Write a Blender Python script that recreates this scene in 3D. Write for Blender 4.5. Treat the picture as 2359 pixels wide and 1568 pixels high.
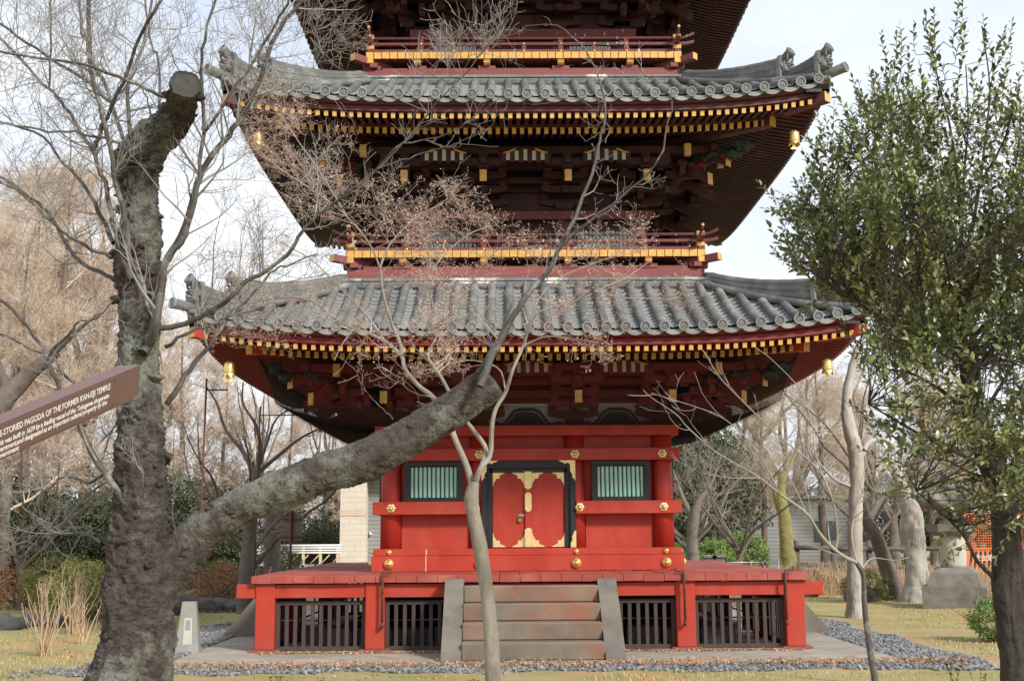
import bpy, math, random
import numpy as np
from mathutils import Vector, Matrix
D = bpy.data
for o in list(D.objects): D.objects.remove(o)
scene = bpy.context.scene
COL = scene.collection
R = math.radians
# ---------------------------------------------------------------- camera
FPX = 4552.87 / 3936 * 2359            # focal length in units of a 2359 px wide picture
CAM = np.array([-0.4115, -22.153, 1.719])
_p, _y, _r = R(9.2162), R(0.5122), R(-0.3723)
_R0 = np.array([math.cos(_y), -math.sin(_y), 0.0])
FWD = np.array([math.cos(_p)*math.sin(_y), math.cos(_p)*math.cos(_y), math.sin(_p)])
_U0 = np.array([-math.sin(_p)*math.sin(_y), -math.sin(_p)*math.cos(_y), math.cos(_p)])
RGT = math.cos(_r)*_R0 + math.sin(_r)*_U0
UPV = -math.sin(_r)*_R0 + math.cos(_r)*_U0
cd = D.cameras.new("camera"); cam = D.objects.new("camera", cd); COL.objects.link(cam)
cd.sensor_width = 36; cd.lens = 41.642; cd.clip_start = 0.1; cd.clip_end = 2000
m = Matrix.Identity(4)
for i in range(3):
    m[i][0] = RGT[i]; m[i][1] = UPV[i]; m[i][2] = -FWD[i]; m[i][3] = CAM[i]
cam.matrix_world = m
scene.camera = cam
# ---------------------------------------------------------------- world, sun, exposure
SUN_AZ, SUN_EL = R(40), R(34)          # azimuth from the -y axis towards +x
to_sun = Vector((math.sin(SUN_AZ)*math.cos(SUN_EL), -math.cos(SUN_AZ)*math.cos(SUN_EL), math.sin(SUN_EL)))
w = D.worlds.new("World"); scene.world = w; w.use_nodes = True
nt = w.node_tree; nt.nodes.clear()
out = nt.nodes.new('ShaderNodeOutputWorld'); bg = nt.nodes.new('ShaderNodeBackground')
sky = nt.nodes.new('ShaderNodeTexSky'); sky.sky_type = 'NISHITA'; sky.sun_disc = False
sky.sun_elevation = SUN_EL; sky.sun_rotation = math.atan2(to_sun.x, to_sun.y)
tc = nt.nodes.new('ShaderNodeTexCoord'); mp = nt.nodes.new('ShaderNodeMapping')
mp.inputs['Scale'].default_value = (1.0, 1.0, 3.2)
nz = nt.nodes.new('ShaderNodeTexNoise'); nz.inputs['Scale'].default_value = 2.6
nz.inputs['Detail'].default_value = 6; nz.inputs['Roughness'].default_value = 0.55
rp = nt.nodes.new('ShaderNodeValToRGB')
rp.color_ramp.elements[0].position = 0.36; rp.color_ramp.elements[0].color = (0.80, 0.80, 0.80, 1)
rp.color_ramp.elements[1].position = 0.66; rp.color_ramp.elements[1].color = (1, 1, 1, 1)
cl = nt.nodes.new('ShaderNodeMixRGB'); cl.inputs[1].default_value = (6.0, 6.8, 8.3, 1); cl.inputs[2].default_value = (8.2, 8.5, 8.8, 1)
n2 = nt.nodes.new('ShaderNodeTexNoise'); n2.inputs['Scale'].default_value = 1.7; n2.inputs['Detail'].default_value = 4
mx = nt.nodes.new('ShaderNodeMixRGB')
L = nt.links.new
L(tc.outputs['Generated'], mp.inputs['Vector']); L(mp.outputs[0], nz.inputs['Vector']); L(mp.outputs[0], n2.inputs['Vector'])
r2 = nt.nodes.new('ShaderNodeValToRGB'); r2.color_ramp.elements[0].position = 0.35; r2.color_ramp.elements[1].position = 0.62
L(n2.outputs[0], r2.inputs[0]); L(r2.outputs[0], cl.inputs[0])
L(nz.outputs[0], rp.inputs[0]); L(rp.outputs[0], mx.inputs[0]); L(sky.outputs[0], mx.inputs[1]); L(cl.outputs[0], mx.inputs[2])
L(mx.outputs[0], bg.inputs[0]); bg.inputs[1].default_value = 0.1; L(bg.outputs[0], out.inputs[0])
sl = D.lights.new("sun", 'SUN'); sl.energy = 3.3; sl.angle = R(9); sl.color = (1.0, 0.95, 0.86)
so = D.objects.new("sun", sl); COL.objects.link(so)
so.rotation_euler = (-to_sun).to_track_quat('-Z', 'Y').to_euler()
scene.view_settings.view_transform = 'Standard'; scene.view_settings.look = 'None'
scene.view_settings.exposure = 0.42; scene.view_settings.gamma = 1.0
scene.render.engine = 'CYCLES'
scene.cycles.max_bounces = 8; scene.cycles.diffuse_bounces = 5; scene.cycles.transparent_max_bounces = 8

# ---------------------------------------------------------------- helpers
def at(u, v, Y):
    "point on the plane y = Y seen at picture position u, v (2359 px wide picture)"
    d = RGT*(u-1179.5)/FPX - UPV*(v-784)/FPX + FWD
    return CAM + d*(Y-CAM[1])/d[1]
def atz(u, v, z=0.0):
    d = RGT*(u-1179.5)/FPX - UPV*(v-784)/FPX + FWD
    return CAM + d*(z-CAM[2])/d[2]
def ray(u, v):
    return RGT*(u-1179.5)/FPX - UPV*(v-784)/FPX + FWD

def _hash(ix, iy, iz, seed):
    h = (ix*374761393 + iy*668265263 + iz*2147483647 + seed*974711) & 0xffffffff
    h = ((h ^ (h >> 13))*1274126177) & 0xffffffff
    return ((h ^ (h >> 16)) & 0xffff)/65535.0
def vnoise(P, freq, seed=0):
    "value noise in -1..1 for an N x 3 array"
    Q = np.asarray(P)*freq + 100.0
    I = np.floor(Q).astype(np.int64); F = Q-I; F = F*F*(3-2*F)
    r = 0
    for dx in (0, 1):
        for dy in (0, 1):
            for dz in (0, 1):
                wt = (F[:, 0] if dx else 1-F[:, 0])*(F[:, 1] if dy else 1-F[:, 1])*(F[:, 2] if dz else 1-F[:, 2])
                r = r + wt*_hash(I[:, 0]+dx, I[:, 1]+dy, I[:, 2]+dz, seed)
    return r*2-1

class MB:
    "collects geometry that becomes one mesh"
    def __init__(s): s.v = []; s.f = []; s.m = []; s.sm = []; s.n = 0
    def add(s, V, F, m=0, smooth=False):
        V = np.asarray(V, float).reshape(-1, 3)
        s.v.append(V); b = s.n; s.n += len(V)
        if isinstance(F, np.ndarray): F = (F+b).tolist()
        else: F = [[i+b for i in f] for f in F]
        s.f += F; s.m += [m]*len(F); s.sm += [smooth]*len(F)
        return s
    def merge(s, o, fn=None, flip=False):
        V = np.concatenate(o.v) if o.v else np.zeros((0, 3))
        if fn: V = fn(V)
        b = s.n; s.v.append(V); s.n += len(V)
        s.f += [[i+b for i in (reversed(f) if flip else f)] for f in o.f]; s.m += o.m; s.sm += o.sm
        return s
    def four(s, o):
        for k in range(4):
            c, q = [(1, 0), (0, 1), (-1, 0), (0, -1)][k]
            s.merge(o, lambda V: np.stack([c*V[:, 0]-q*V[:, 1], q*V[:, 0]+c*V[:, 1], V[:, 2]], 1))
        return s
    def box(s, c, d, m=0, b=0.0, fn=None):
        "box centred at c with sizes d, bevel b"
        hx, hy, hz = d[0]/2, d[1]/2, d[2]/2
        if b <= 0:
            V = [(x, y, z) for z in (-hz, hz) for y in (-hy, hy) for x in (-hx, hx)]
            F = [(0, 2, 3, 1), (4, 5, 7, 6), (0, 1, 5, 4), (2, 6, 7, 3), (0, 4, 6, 2), (1, 3, 7, 5)]
            V = np.array(V)
        else:
            V = []; idx = {}
            for sz in (-1, 1):
                for sy in (-1, 1):
                    for sx in (-1, 1):
                        for a in range(3):
                            p = [sx*(hx-b), sy*(hy-b), sz*(hz-b)]; p[a] = (sx*hx, sy*hy, sz*hz)[a]
                            idx[(sx, sy, sz, a)] = len(V); V.append(p)
            F = []
            I = idx
            for a in range(3):
                o1, o2 = [(1, 2), (2, 0), (0, 1)][a]
                for sg in (-1, 1):
                    q = []
                    for s1, s2 in ((-1, -1), (1, -1), (1, 1), (-1, 1)):
                        k = [0, 0, 0]; k[a] = sg; k[o1] = s1; k[o2] = s2; q.append(I[(k[0], k[1], k[2], a)])
                    F.append(q if sg > 0 else q[::-1])
            for a in range(3):            # edges parallel to axis a
                o1, o2 = [(1, 2), (2, 0), (0, 1)][a]
                for s1 in (-1, 1):
                    for s2 in (-1, 1):
                        def key(t, ax):
                            k = [0, 0, 0]; k[a] = t; k[o1] = s1; k[o2] = s2; return I[(k[0], k[1], k[2], ax)]
                        q = [key(-1, o1), key(1, o1), key(1, o2), key(-1, o2)]
                        F.append(q[::-1] if s1*s2 > 0 else q)
            for k in [(x, y, z) for x in (-1, 1) for y in (-1, 1) for z in (-1, 1)]:
                q = [I[k+(0,)], I[k+(1,)], I[k+(2,)]]
                F.append(q if k[0]*k[1]*k[2] > 0 else q[::-1])
            V = np.array(V)
        V = V + np.array(c)
        if fn: V = fn(V)
        return s.add(V, F, m)
    def beam(s, p, q, wd, ht, m=0, up=(0, 0, 1), endm=None):
        "square bar from p to q (end face at q may have its own material)"
        p = np.array(p, float); q = np.array(q, float); d = q-p; d /= np.linalg.norm(d)
        x = np.cross(d, up); x /= np.linalg.norm(x); z = np.cross(x, d)
        V = [e + x*wd/2*a + z*ht/2*b for e in (p, q) for a, b in ((-1, -1), (1, -1), (1, 1), (-1, 1))]
        F = [(0, 1, 2, 3), (0, 4, 5, 1), (1, 5, 6, 2), (2, 6, 7, 3), (3, 7, 4, 0)]
        s.add(V, F, m); b = s.n-8
        s.f.append([b+7, b+6, b+5, b+4]); s.m.append(m if endm is None else endm); s.sm.append(False)
        return s
    def vbeam(s, p, q, wd, ht, m=0, endm=None):
        "sloping bar whose end faces are cut plumb"
        p = np.array(p, float); q = np.array(q, float); d = q-p; h = np.array([-d[1], d[0], 0]); h = h/np.linalg.norm(h)
        V = [e + h*wd/2*a + np.array([0, 0, ht/2*b]) for e in (p, q) for a, b in ((-1, -1), (1, -1), (1, 1), (-1, 1))]
        s.add(V, [(0, 1, 2, 3), (0, 4, 5, 1), (1, 5, 6, 2), (2, 6, 7, 3), (3, 7, 4, 0)], m)
        return s.add(V[4:], [(3, 2, 1, 0)], m if endm is None else endm)
    def poly(s, pts, d0, d1, axes='xz', m=0):
        "extruded outline: pts in the plane given by axes, from d0 to d1 along the third axis"
        a = {'x': 0, 'y': 1, 'z': 2}; i, j = a[axes[0]], a[axes[1]]; k = 3-i-j
        n = len(pts); V = np.zeros((2*n, 3))
        for t, d in enumerate((d0, d1)):
            for q, (x, y) in enumerate(pts):
                V[t*n+q, i] = x; V[t*n+q, j] = y; V[t*n+q, k] = d
        F = [list(range(n)), list(range(2*n-1, n-1, -1))]+[[q, n+q, n+(q+1) % n, (q+1) % n] for q in range(n)]
        return s.add(V, F, m)
    def tube(s, pts, rad, k=8, m=0, caps=True, smooth=True, up=None):
        P = np.asarray(pts, float); n = len(P)
        rad = np.full(n, rad) if np.isscalar(rad) else np.asarray(rad, float)
        T = np.gradient(P, axis=0); T /= np.linalg.norm(T, axis=1)[:, None]+1e-12
        if up is None:
            X = np.zeros_like(P); x = np.cross(T[0], (0.31, 0.17, 0.93)); x /= np.linalg.norm(x)
            for i in range(n):
                x = x-T[i]*np.dot(x, T[i]); x /= np.linalg.norm(x)+1e-12; X[i] = x
        else:
            X = np.cross(T, np.array(up, float)); X /= np.linalg.norm(X, axis=1)[:, None]+1e-12
        Z = np.cross(X, T)
        a = np.linspace(0, 2*math.pi, k, endpoint=False)
        V = P[:, None]+rad[:, None, None]*(np.cos(a)[None, :, None]*X[:, None]+np.sin(a)[None, :, None]*Z[:, None])
        i = np.arange(n-1)[:, None]*k; j = np.arange(k)[None]; j2 = (j+1) % k
        F = np.stack([i+j, i+k+j, i+k+j2, i+j2], -1).reshape(-1, 4)
        s.add(V.reshape(-1, 3), F, m, smooth)
        if caps:
            b = s.n-n*k
            s.f += [list(range(b, b+k)), list(range(b+(n-1)*k+k-1, b+(n-1)*k-1, -1))]; s.m += [m]*2; s.sm += [False]*2
        return s
    def lathe(s, prof, c, axis='z', k=16, m=0, smooth=True, sx=1.0):
        "prof = list of (radius, height)"
        a = np.linspace(0, 2*math.pi, k, endpoint=False); V = []
        for r, h in prof:
            x = r*np.cos(a)*sx; y = r*np.sin(a); hh = np.full(k, h)
            if axis == 'z': V.append(np.stack([x, y, hh], 1))
            elif axis == 'y': V.append(np.stack([x, -hh, y], 1))      # height grows towards -y
            else: V.append(np.stack([hh, x, y], 1))
        V = np.concatenate(V)+np.array(c); n = len(prof)
        i = np.arange(n-1)[:, None]*k; j = np.arange(k)[None]; j2 = (j+1) % k
        F = np.stack([i+j, i+j2, i+k+j2, i+k+j], -1).reshape(-1, 4)
        s.add(V, F, m, smooth); b = s.n-n*k
        s.f += [list(range(b+k-1, b-1, -1)), list(range(b+(n-1)*k, b+n*k))]; s.m += [m]*2; s.sm += [False]*2
        return s
    def mesh(s, name, mats):
        me = D.meshes.new(name)
        V = np.concatenate(s.v) if s.v else np.zeros((0, 3))
        me.from_pydata(V.tolist(), [], s.f)
        for mt in mats: me.materials.append(mt)
        me.polygons.foreach_set('material_index', s.m)
        me.polygons.foreach_set('use_smooth', s.sm)
        me.update(); return me

def link(name, data, parent=None, loc=None):
    o = D.objects.new(name, data); COL.objects.link(o)
    if parent: o.parent = parent
    if loc is not None: o.location = loc
    return o
def part(name, mb, mats, parent, label=None):
    if not isinstance(mats, (list, tuple)): mats = [mats]
    o = link(name, mb.mesh(name, mats), parent)
    if label: o['label'] = label
    return o
def tag(o, label=None, cat=None, group=None, kind=None):
    if label: o['label'] = label
    if cat: o['category'] = cat
    if group: o['group'] = group
    if kind: o['kind'] = kind
    return o
def thing(name, label, cat, loc=(0, 0, 0), group=None):
    return tag(link(name, None, None, loc), label, cat, group)
def struct(name, mb, mats):
    return tag(part(name, mb, mats, None), kind='structure')
def copy_tree(o, parent=None):
    c = o.copy(); COL.objects.link(c); c.parent = parent
    for ch in [x for x in D.objects if x.parent == o]: copy_tree(ch, c)
    return c
def setpos(o, loc, rz=0, s=1.0):
    o.location = loc; o.rotation_euler = (0, 0, rz); o.scale = (s, s, s) if np.isscalar(s) else s
    return o

# ---------------------------------------------------------------- materials
def mat(name, c1, c2=None, scale=6.0, rough=0.7, metal=0.0, bump=0.0, bscale=40.0, c3=None, s3=1.2, t3=(0.55, 0.72), spec=0.4,
        stretch=(1, 1, 1), island=0.0, t1=(0.3, 0.7), bdist=0.01):
    mt = D.materials.new(name); mt.use_nodes = True; n = mt.node_tree.nodes; l = mt.node_tree.links.new
    b = n['Principled BSDF']; b.inputs['Roughness'].default_value = rough; b.inputs['Metallic'].default_value = metal
    b.inputs['Specular IOR Level'].default_value = spec
    c2 = c2 or tuple(x*0.72 for x in c1)
    tcn = n.new('ShaderNodeTexCoord'); mpn = n.new('ShaderNodeMapping'); mpn.inputs['Scale'].default_value = stretch
    l(tcn.outputs['Object'], mpn.inputs['Vector'])
    def noise(sc, det=5, rg=0.6):
        q = n.new('ShaderNodeTexNoise'); q.inputs['Scale'].default_value = sc; q.inputs['Detail'].default_value = det
        q.inputs['Roughness'].default_value = rg; l(mpn.outputs[0], q.inputs['Vector']); return q
    def ramp(src, a, z):
        q = n.new('ShaderNodeMapRange'); q.inputs[1].default_value = a; q.inputs[2].default_value = z; l(src, q.inputs[0]); return q.outputs[0]
    mixn = n.new('ShaderNodeMixRGB'); mixn.inputs[1].default_value = (*c1, 1); mixn.inputs[2].default_value = (*c2, 1)
    l(ramp(noise(scale).outputs[0], *t1), mixn.inputs[0]); col = mixn.outputs[0]
    if c3:
        m3 = n.new('ShaderNodeMixRGB'); m3.inputs[2].default_value = (*c3, 1); l(col, m3.inputs[1])
        l(ramp(noise(s3, 10, 0.78 if 'bark' in name else 0.65).outputs[0], *t3), m3.inputs[0]); col = m3.outputs[0]
    if island > 0:
        g = n.new('ShaderNodeNewGeometry'); hs = n.new('ShaderNodeHueSaturation')
        mr = n.new('ShaderNodeMapRange'); mr.inputs[3].default_value = 1-island; mr.inputs[4].default_value = 1+island
        l(g.outputs['Random Per Island'], mr.inputs[0]); l(mr.outputs[0], hs.inputs['Value']); l(col, hs.inputs['Color']); col = hs.outputs[0]
    l(col, b.inputs['Base Color'])
    if bump > 0:
        bn = n.new('ShaderNodeBump'); bn.inputs['Strength'].default_value = bump; bn.inputs['Distance'].default_value = bdist
        l(noise(bscale, 6, 0.65).outputs[0], bn.inputs['Height']); l(bn.outputs[0], b.inputs['Normal'])
    return mt
M_ = {}
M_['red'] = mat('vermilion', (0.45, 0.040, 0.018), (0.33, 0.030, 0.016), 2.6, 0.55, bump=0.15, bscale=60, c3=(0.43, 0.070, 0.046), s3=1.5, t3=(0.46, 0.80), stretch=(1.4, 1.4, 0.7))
M_['deckred'] = mat('deck_vermilion', (0.36, 0.06, 0.042), (0.28, 0.055, 0.042), 1.8, 0.65, bump=0.3, island=0.05, c3=(0.42, 0.12, 0.085), s3=1.6, t3=(0.45, 0.7))
M_['pillar'] = mat('pillar_vermilion', (0.42, 0.032, 0.018), (0.33, 0.027, 0.017), 1.5, 0.5, bump=0.1, c3=(0.30, 0.03, 0.024), s3=1.6, t3=(.48, .72), stretch=(3, 3, 0.6))
M_['dred'] = mat('shaded_eave_vermilion', (0.20, 0.018, 0.012), (0.145, 0.014, 0.010), 3, 0.6, bump=0.15)  # vermilion darkened so the colour itself carries the shade under the eaves
M_['maroon'] = mat('shaded_maroon', (0.056, 0.016, 0.0145), (0.040, 0.012, 0.0115), 3, 0.6, bump=0.2, c3=(0.11, 0.035, 0.032), s3=1.4)  # base maroon lowered to paint in the deep shade among the upper brackets
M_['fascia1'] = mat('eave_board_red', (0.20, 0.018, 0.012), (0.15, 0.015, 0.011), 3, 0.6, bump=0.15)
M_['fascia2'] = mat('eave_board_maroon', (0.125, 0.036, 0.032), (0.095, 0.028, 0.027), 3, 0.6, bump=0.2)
M_['mrail'] = mat('maroon_rail', (0.19, 0.053, 0.049), (0.14, 0.041, 0.038), 3, 0.65, bump=0.3, c3=(0.58, 0.54, 0.52), s3=3.0, t3=(0.60, 0.66), stretch=(3, 3, 1))
M_['plinth'] = mat('faded_maroon', (0.27, 0.082, 0.078), (0.21, 0.064, 0.062), 3, 0.75, bump=0.3, stretch=(0.4, 0.4, 3), c3=(0.17, 0.05, 0.045), s3=1.4)
M_['ochre'] = mat('gold_paint', (0.74, 0.44, 0.135), (0.60, 0.33, 0.09), 14, 0.45, metal=0.15, bump=0.2, c3=(0.45, 0.25, 0.09), s3=5, t3=(0.6, 0.75), spec=0.3)
M_['gold'] = mat('gilt_metal', (0.95, 0.77, 0.40), (0.78, 0.58, 0.26), 30, 0.42, metal=0.7, bump=0.35, bscale=70, bdist=0.004)
M_['bell'] = mat('gilt_bell', (0.93, 0.72, 0.30), (0.80, 0.56, 0.19), 9, 0.38, metal=0.8, bump=0.15)
M_['black'] = mat('black_lacquer', (0.014, 0.014, 0.016), (0.022, 0.022, 0.024), 5, 0.45)
M_['green'] = mat('verdigris', (0.44, 0.70, 0.61), (0.34, 0.61, 0.52), 9, 0.7, bump=0.2, c3=(0.50, 0.72, 0.63), s3=4, stretch=(4, 4, 0.6))
M_['dgreen'] = mat('dark_green_paint', (0.028, 0.055, 0.038), (0.025, 0.03, 0.025), 8, 0.6)
M_['blue'] = mat('dark_blue_paint', (0.02, 0.04, 0.12), (0.02, 0.05, 0.08), 8, 0.6)
M_['white'] = mat('white_plaster', (0.74, 0.71, 0.66), (0.62, 0.59, 0.55), 5, 0.8)
M_['tile'] = mat('grey_roof_tile', (0.160, 0.163, 0.161), (0.092, 0.095, 0.096), 2.5, 0.62, bump=0.35, bscale=30, c3=(0.27, 0.265, 0.245), s3=2.6, t3=(0.50, 0.72), island=0.16)
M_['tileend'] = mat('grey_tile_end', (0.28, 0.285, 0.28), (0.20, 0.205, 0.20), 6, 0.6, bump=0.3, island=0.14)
M_['droppings'] = mat('weathered_tile_edge', (0.22, 0.225, 0.22), (0.15, 0.155, 0.155), 3, 0.65, bump=0.3, c3=(0.68, 0.67, 0.64), s3=1.6, t3=(0.56, 0.64))
M_['lattice'] = mat('dark_lattice_wood', (0.075, 0.048, 0.042), (0.052, 0.034, 0.032), 5, 0.7, bump=0.2, stretch=(4, 4, 0.5))
M_['stone'] = mat('step_sandstone', (0.25, 0.205, 0.155), (0.115, 0.098, 0.08), 1.5, 0.85, bump=0.4, bscale=50, c3=(0.27, 0.115, 0.072), s3=0.8, t3=(0.50, 0.66))
M_['cheek'] = mat('stair_cheek_stone', (0.215, 0.187, 0.152), (0.115, 0.102, 0.09), 1.6, 0.85, bump=0.4, bscale=60, c3=(0.075, 0.072, 0.07), s3=1.3)
M_['apron'] = mat('paving_stone', (0.42, 0.375, 0.31), (0.30, 0.265, 0.22), 1.4, 0.9, bump=0.4, bscale=35, c3=(0.20, 0.175, 0.145), s3=1.6)
M_['rust'] = mat('rusty_pipe', (0.13, 0.055, 0.04), (0.09, 0.035, 0.028), 12, 0.75, bump=0.3)
M_['void'] = mat('dark_interior', (0.012, 0.010, 0.010), None, 3, 0.9)
M_['found'] = mat('foundation_stone', (0.20, 0.195, 0.185), (0.13, 0.125, 0.12), 5, 0.9, bump=0.4)
M_['steel'] = mat('galvanised_steel', (0.42, 0.42, 0.42), None, 8, 0.4, metal=0.8)
M_['brass'] = mat('brass', (0.55, 0.40, 0.18), None, 8, 0.35, metal=0.9)
M_['net'] = mat('bird_netting', (0.02, 0.016, 0.015), None, 4, 0.9)
M_['pewter'] = mat('dark_iron', (0.05, 0.05, 0.055), None, 8, 0.5, metal=0.5)
# ================================================================= PAGODA
pagoda = thing('pagoda', 'tall vermilion and maroon wooden temple pagoda with grey tiled roofs and gilded fittings', 'pagoda')

def rotz(V, k):
    c, q = [(1, 0), (0, 1), (-1, 0), (0, -1)][k]
    return np.stack([c*V[:, 0]-q*V[:, 1], q*V[:, 0]+c*V[:, 1], V[:, 2]], 1)

# storey data: tile edge half width, tile edge height at the middle, top half width, top height, corner lift, body column half width, column spacing
ST = [dict(A=5.00, ze=4.665, B=3.02, zt=5.72, L=0.27, w=2.26, c=0.79, cr=0.172, zb=3.49, tail=3.74, tz=3.72, kx=4.18),
      dict(A=4.70, ze=8.365, B=2.78, zt=9.33, L=0.27, w=2.00, c=0.70, cr=0.145, zb=7.231, tail=3.36, tz=7.42, kx=3.93),
      dict(A=4.40, ze=11.90, B=2.50, zt=12.86, L=0.27, w=1.80, c=0.64, cr=0.130, zb=10.66, tail=3.10, tz=10.87, kx=3.66)]
def lift(S, x, hw): return S['L']*np.minimum(1.06, np.abs(x)/hw)**4
def rsurf(S, x, t):
    "roof surface of the side facing -y; returns y, z"
    hw = S['A']+(S['B']-S['A'])*t
    z = S['ze']+(S['zt']-S['ze'])*(0.72*t+0.28*t*t)+lift(S, x, hw)*(1-t)**1.2
    return -hw, z

def end_disc(mb, c, d, r, m_rim=1, m_in=2):
    "round tile end with rim, bead ring and three-comma swirl; d = outward direction"
    d = np.array(d, float); d /= np.linalg.norm(d)
    x = np.cross(d, (0, 0, 1.0)); x /= np.linalg.norm(x); z = np.cross(x, d); c = np.array(c, float); k = 20
    a = np.linspace(0, 2*math.pi, k, endpoint=False)
    def ring(rr, h): return c+d*h+rr*(np.cos(a)[:, None]*x+np.sin(a)[:, None]*z)
    V = np.concatenate([ring(r, -0.03), ring(r, 0.012), ring(r*0.78, 0.012), ring(r*0.74, -0.004)])
    i = np.arange(3)[:, None]*k; j = np.arange(k)[None]; j2 = (j+1) % k
    mb.add(V, np.stack([i+j, i+k+j, i+k+j2, i+j2], -1).reshape(-1, 4), m_rim)
    mb.add(ring(r*0.75, -0.003), [list(range(k))], m_in)
    for q in range(3):
        V = []; b0 = q*2*math.pi/3
        for s_ in np.linspace(0, 1, 6):
            an = b0+s_*2.3; rr = r*(0.13+0.36*s_); wd = r*0.15*(1-s_)+0.002
            for sg in (-1, 1):
                V.append(c+d*0.005+(rr+sg*wd)*(math.cos(an)*x+math.sin(an)*z))
        mb.add(V, [[2*i_, 2*i_+1, 2*i_+3, 2*i_+2] for i_ in range(5)], m_rim)
    for q in range(12):
        an = q*math.pi/6; p = c+d*0.004+r*0.62*(math.cos(an)*x+math.sin(an)*z); e = r*0.06
        mb.add([p+e*x, p+e*z, p-e*x, p-e*z], [[0, 1, 2, 3]], m_rim)

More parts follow.
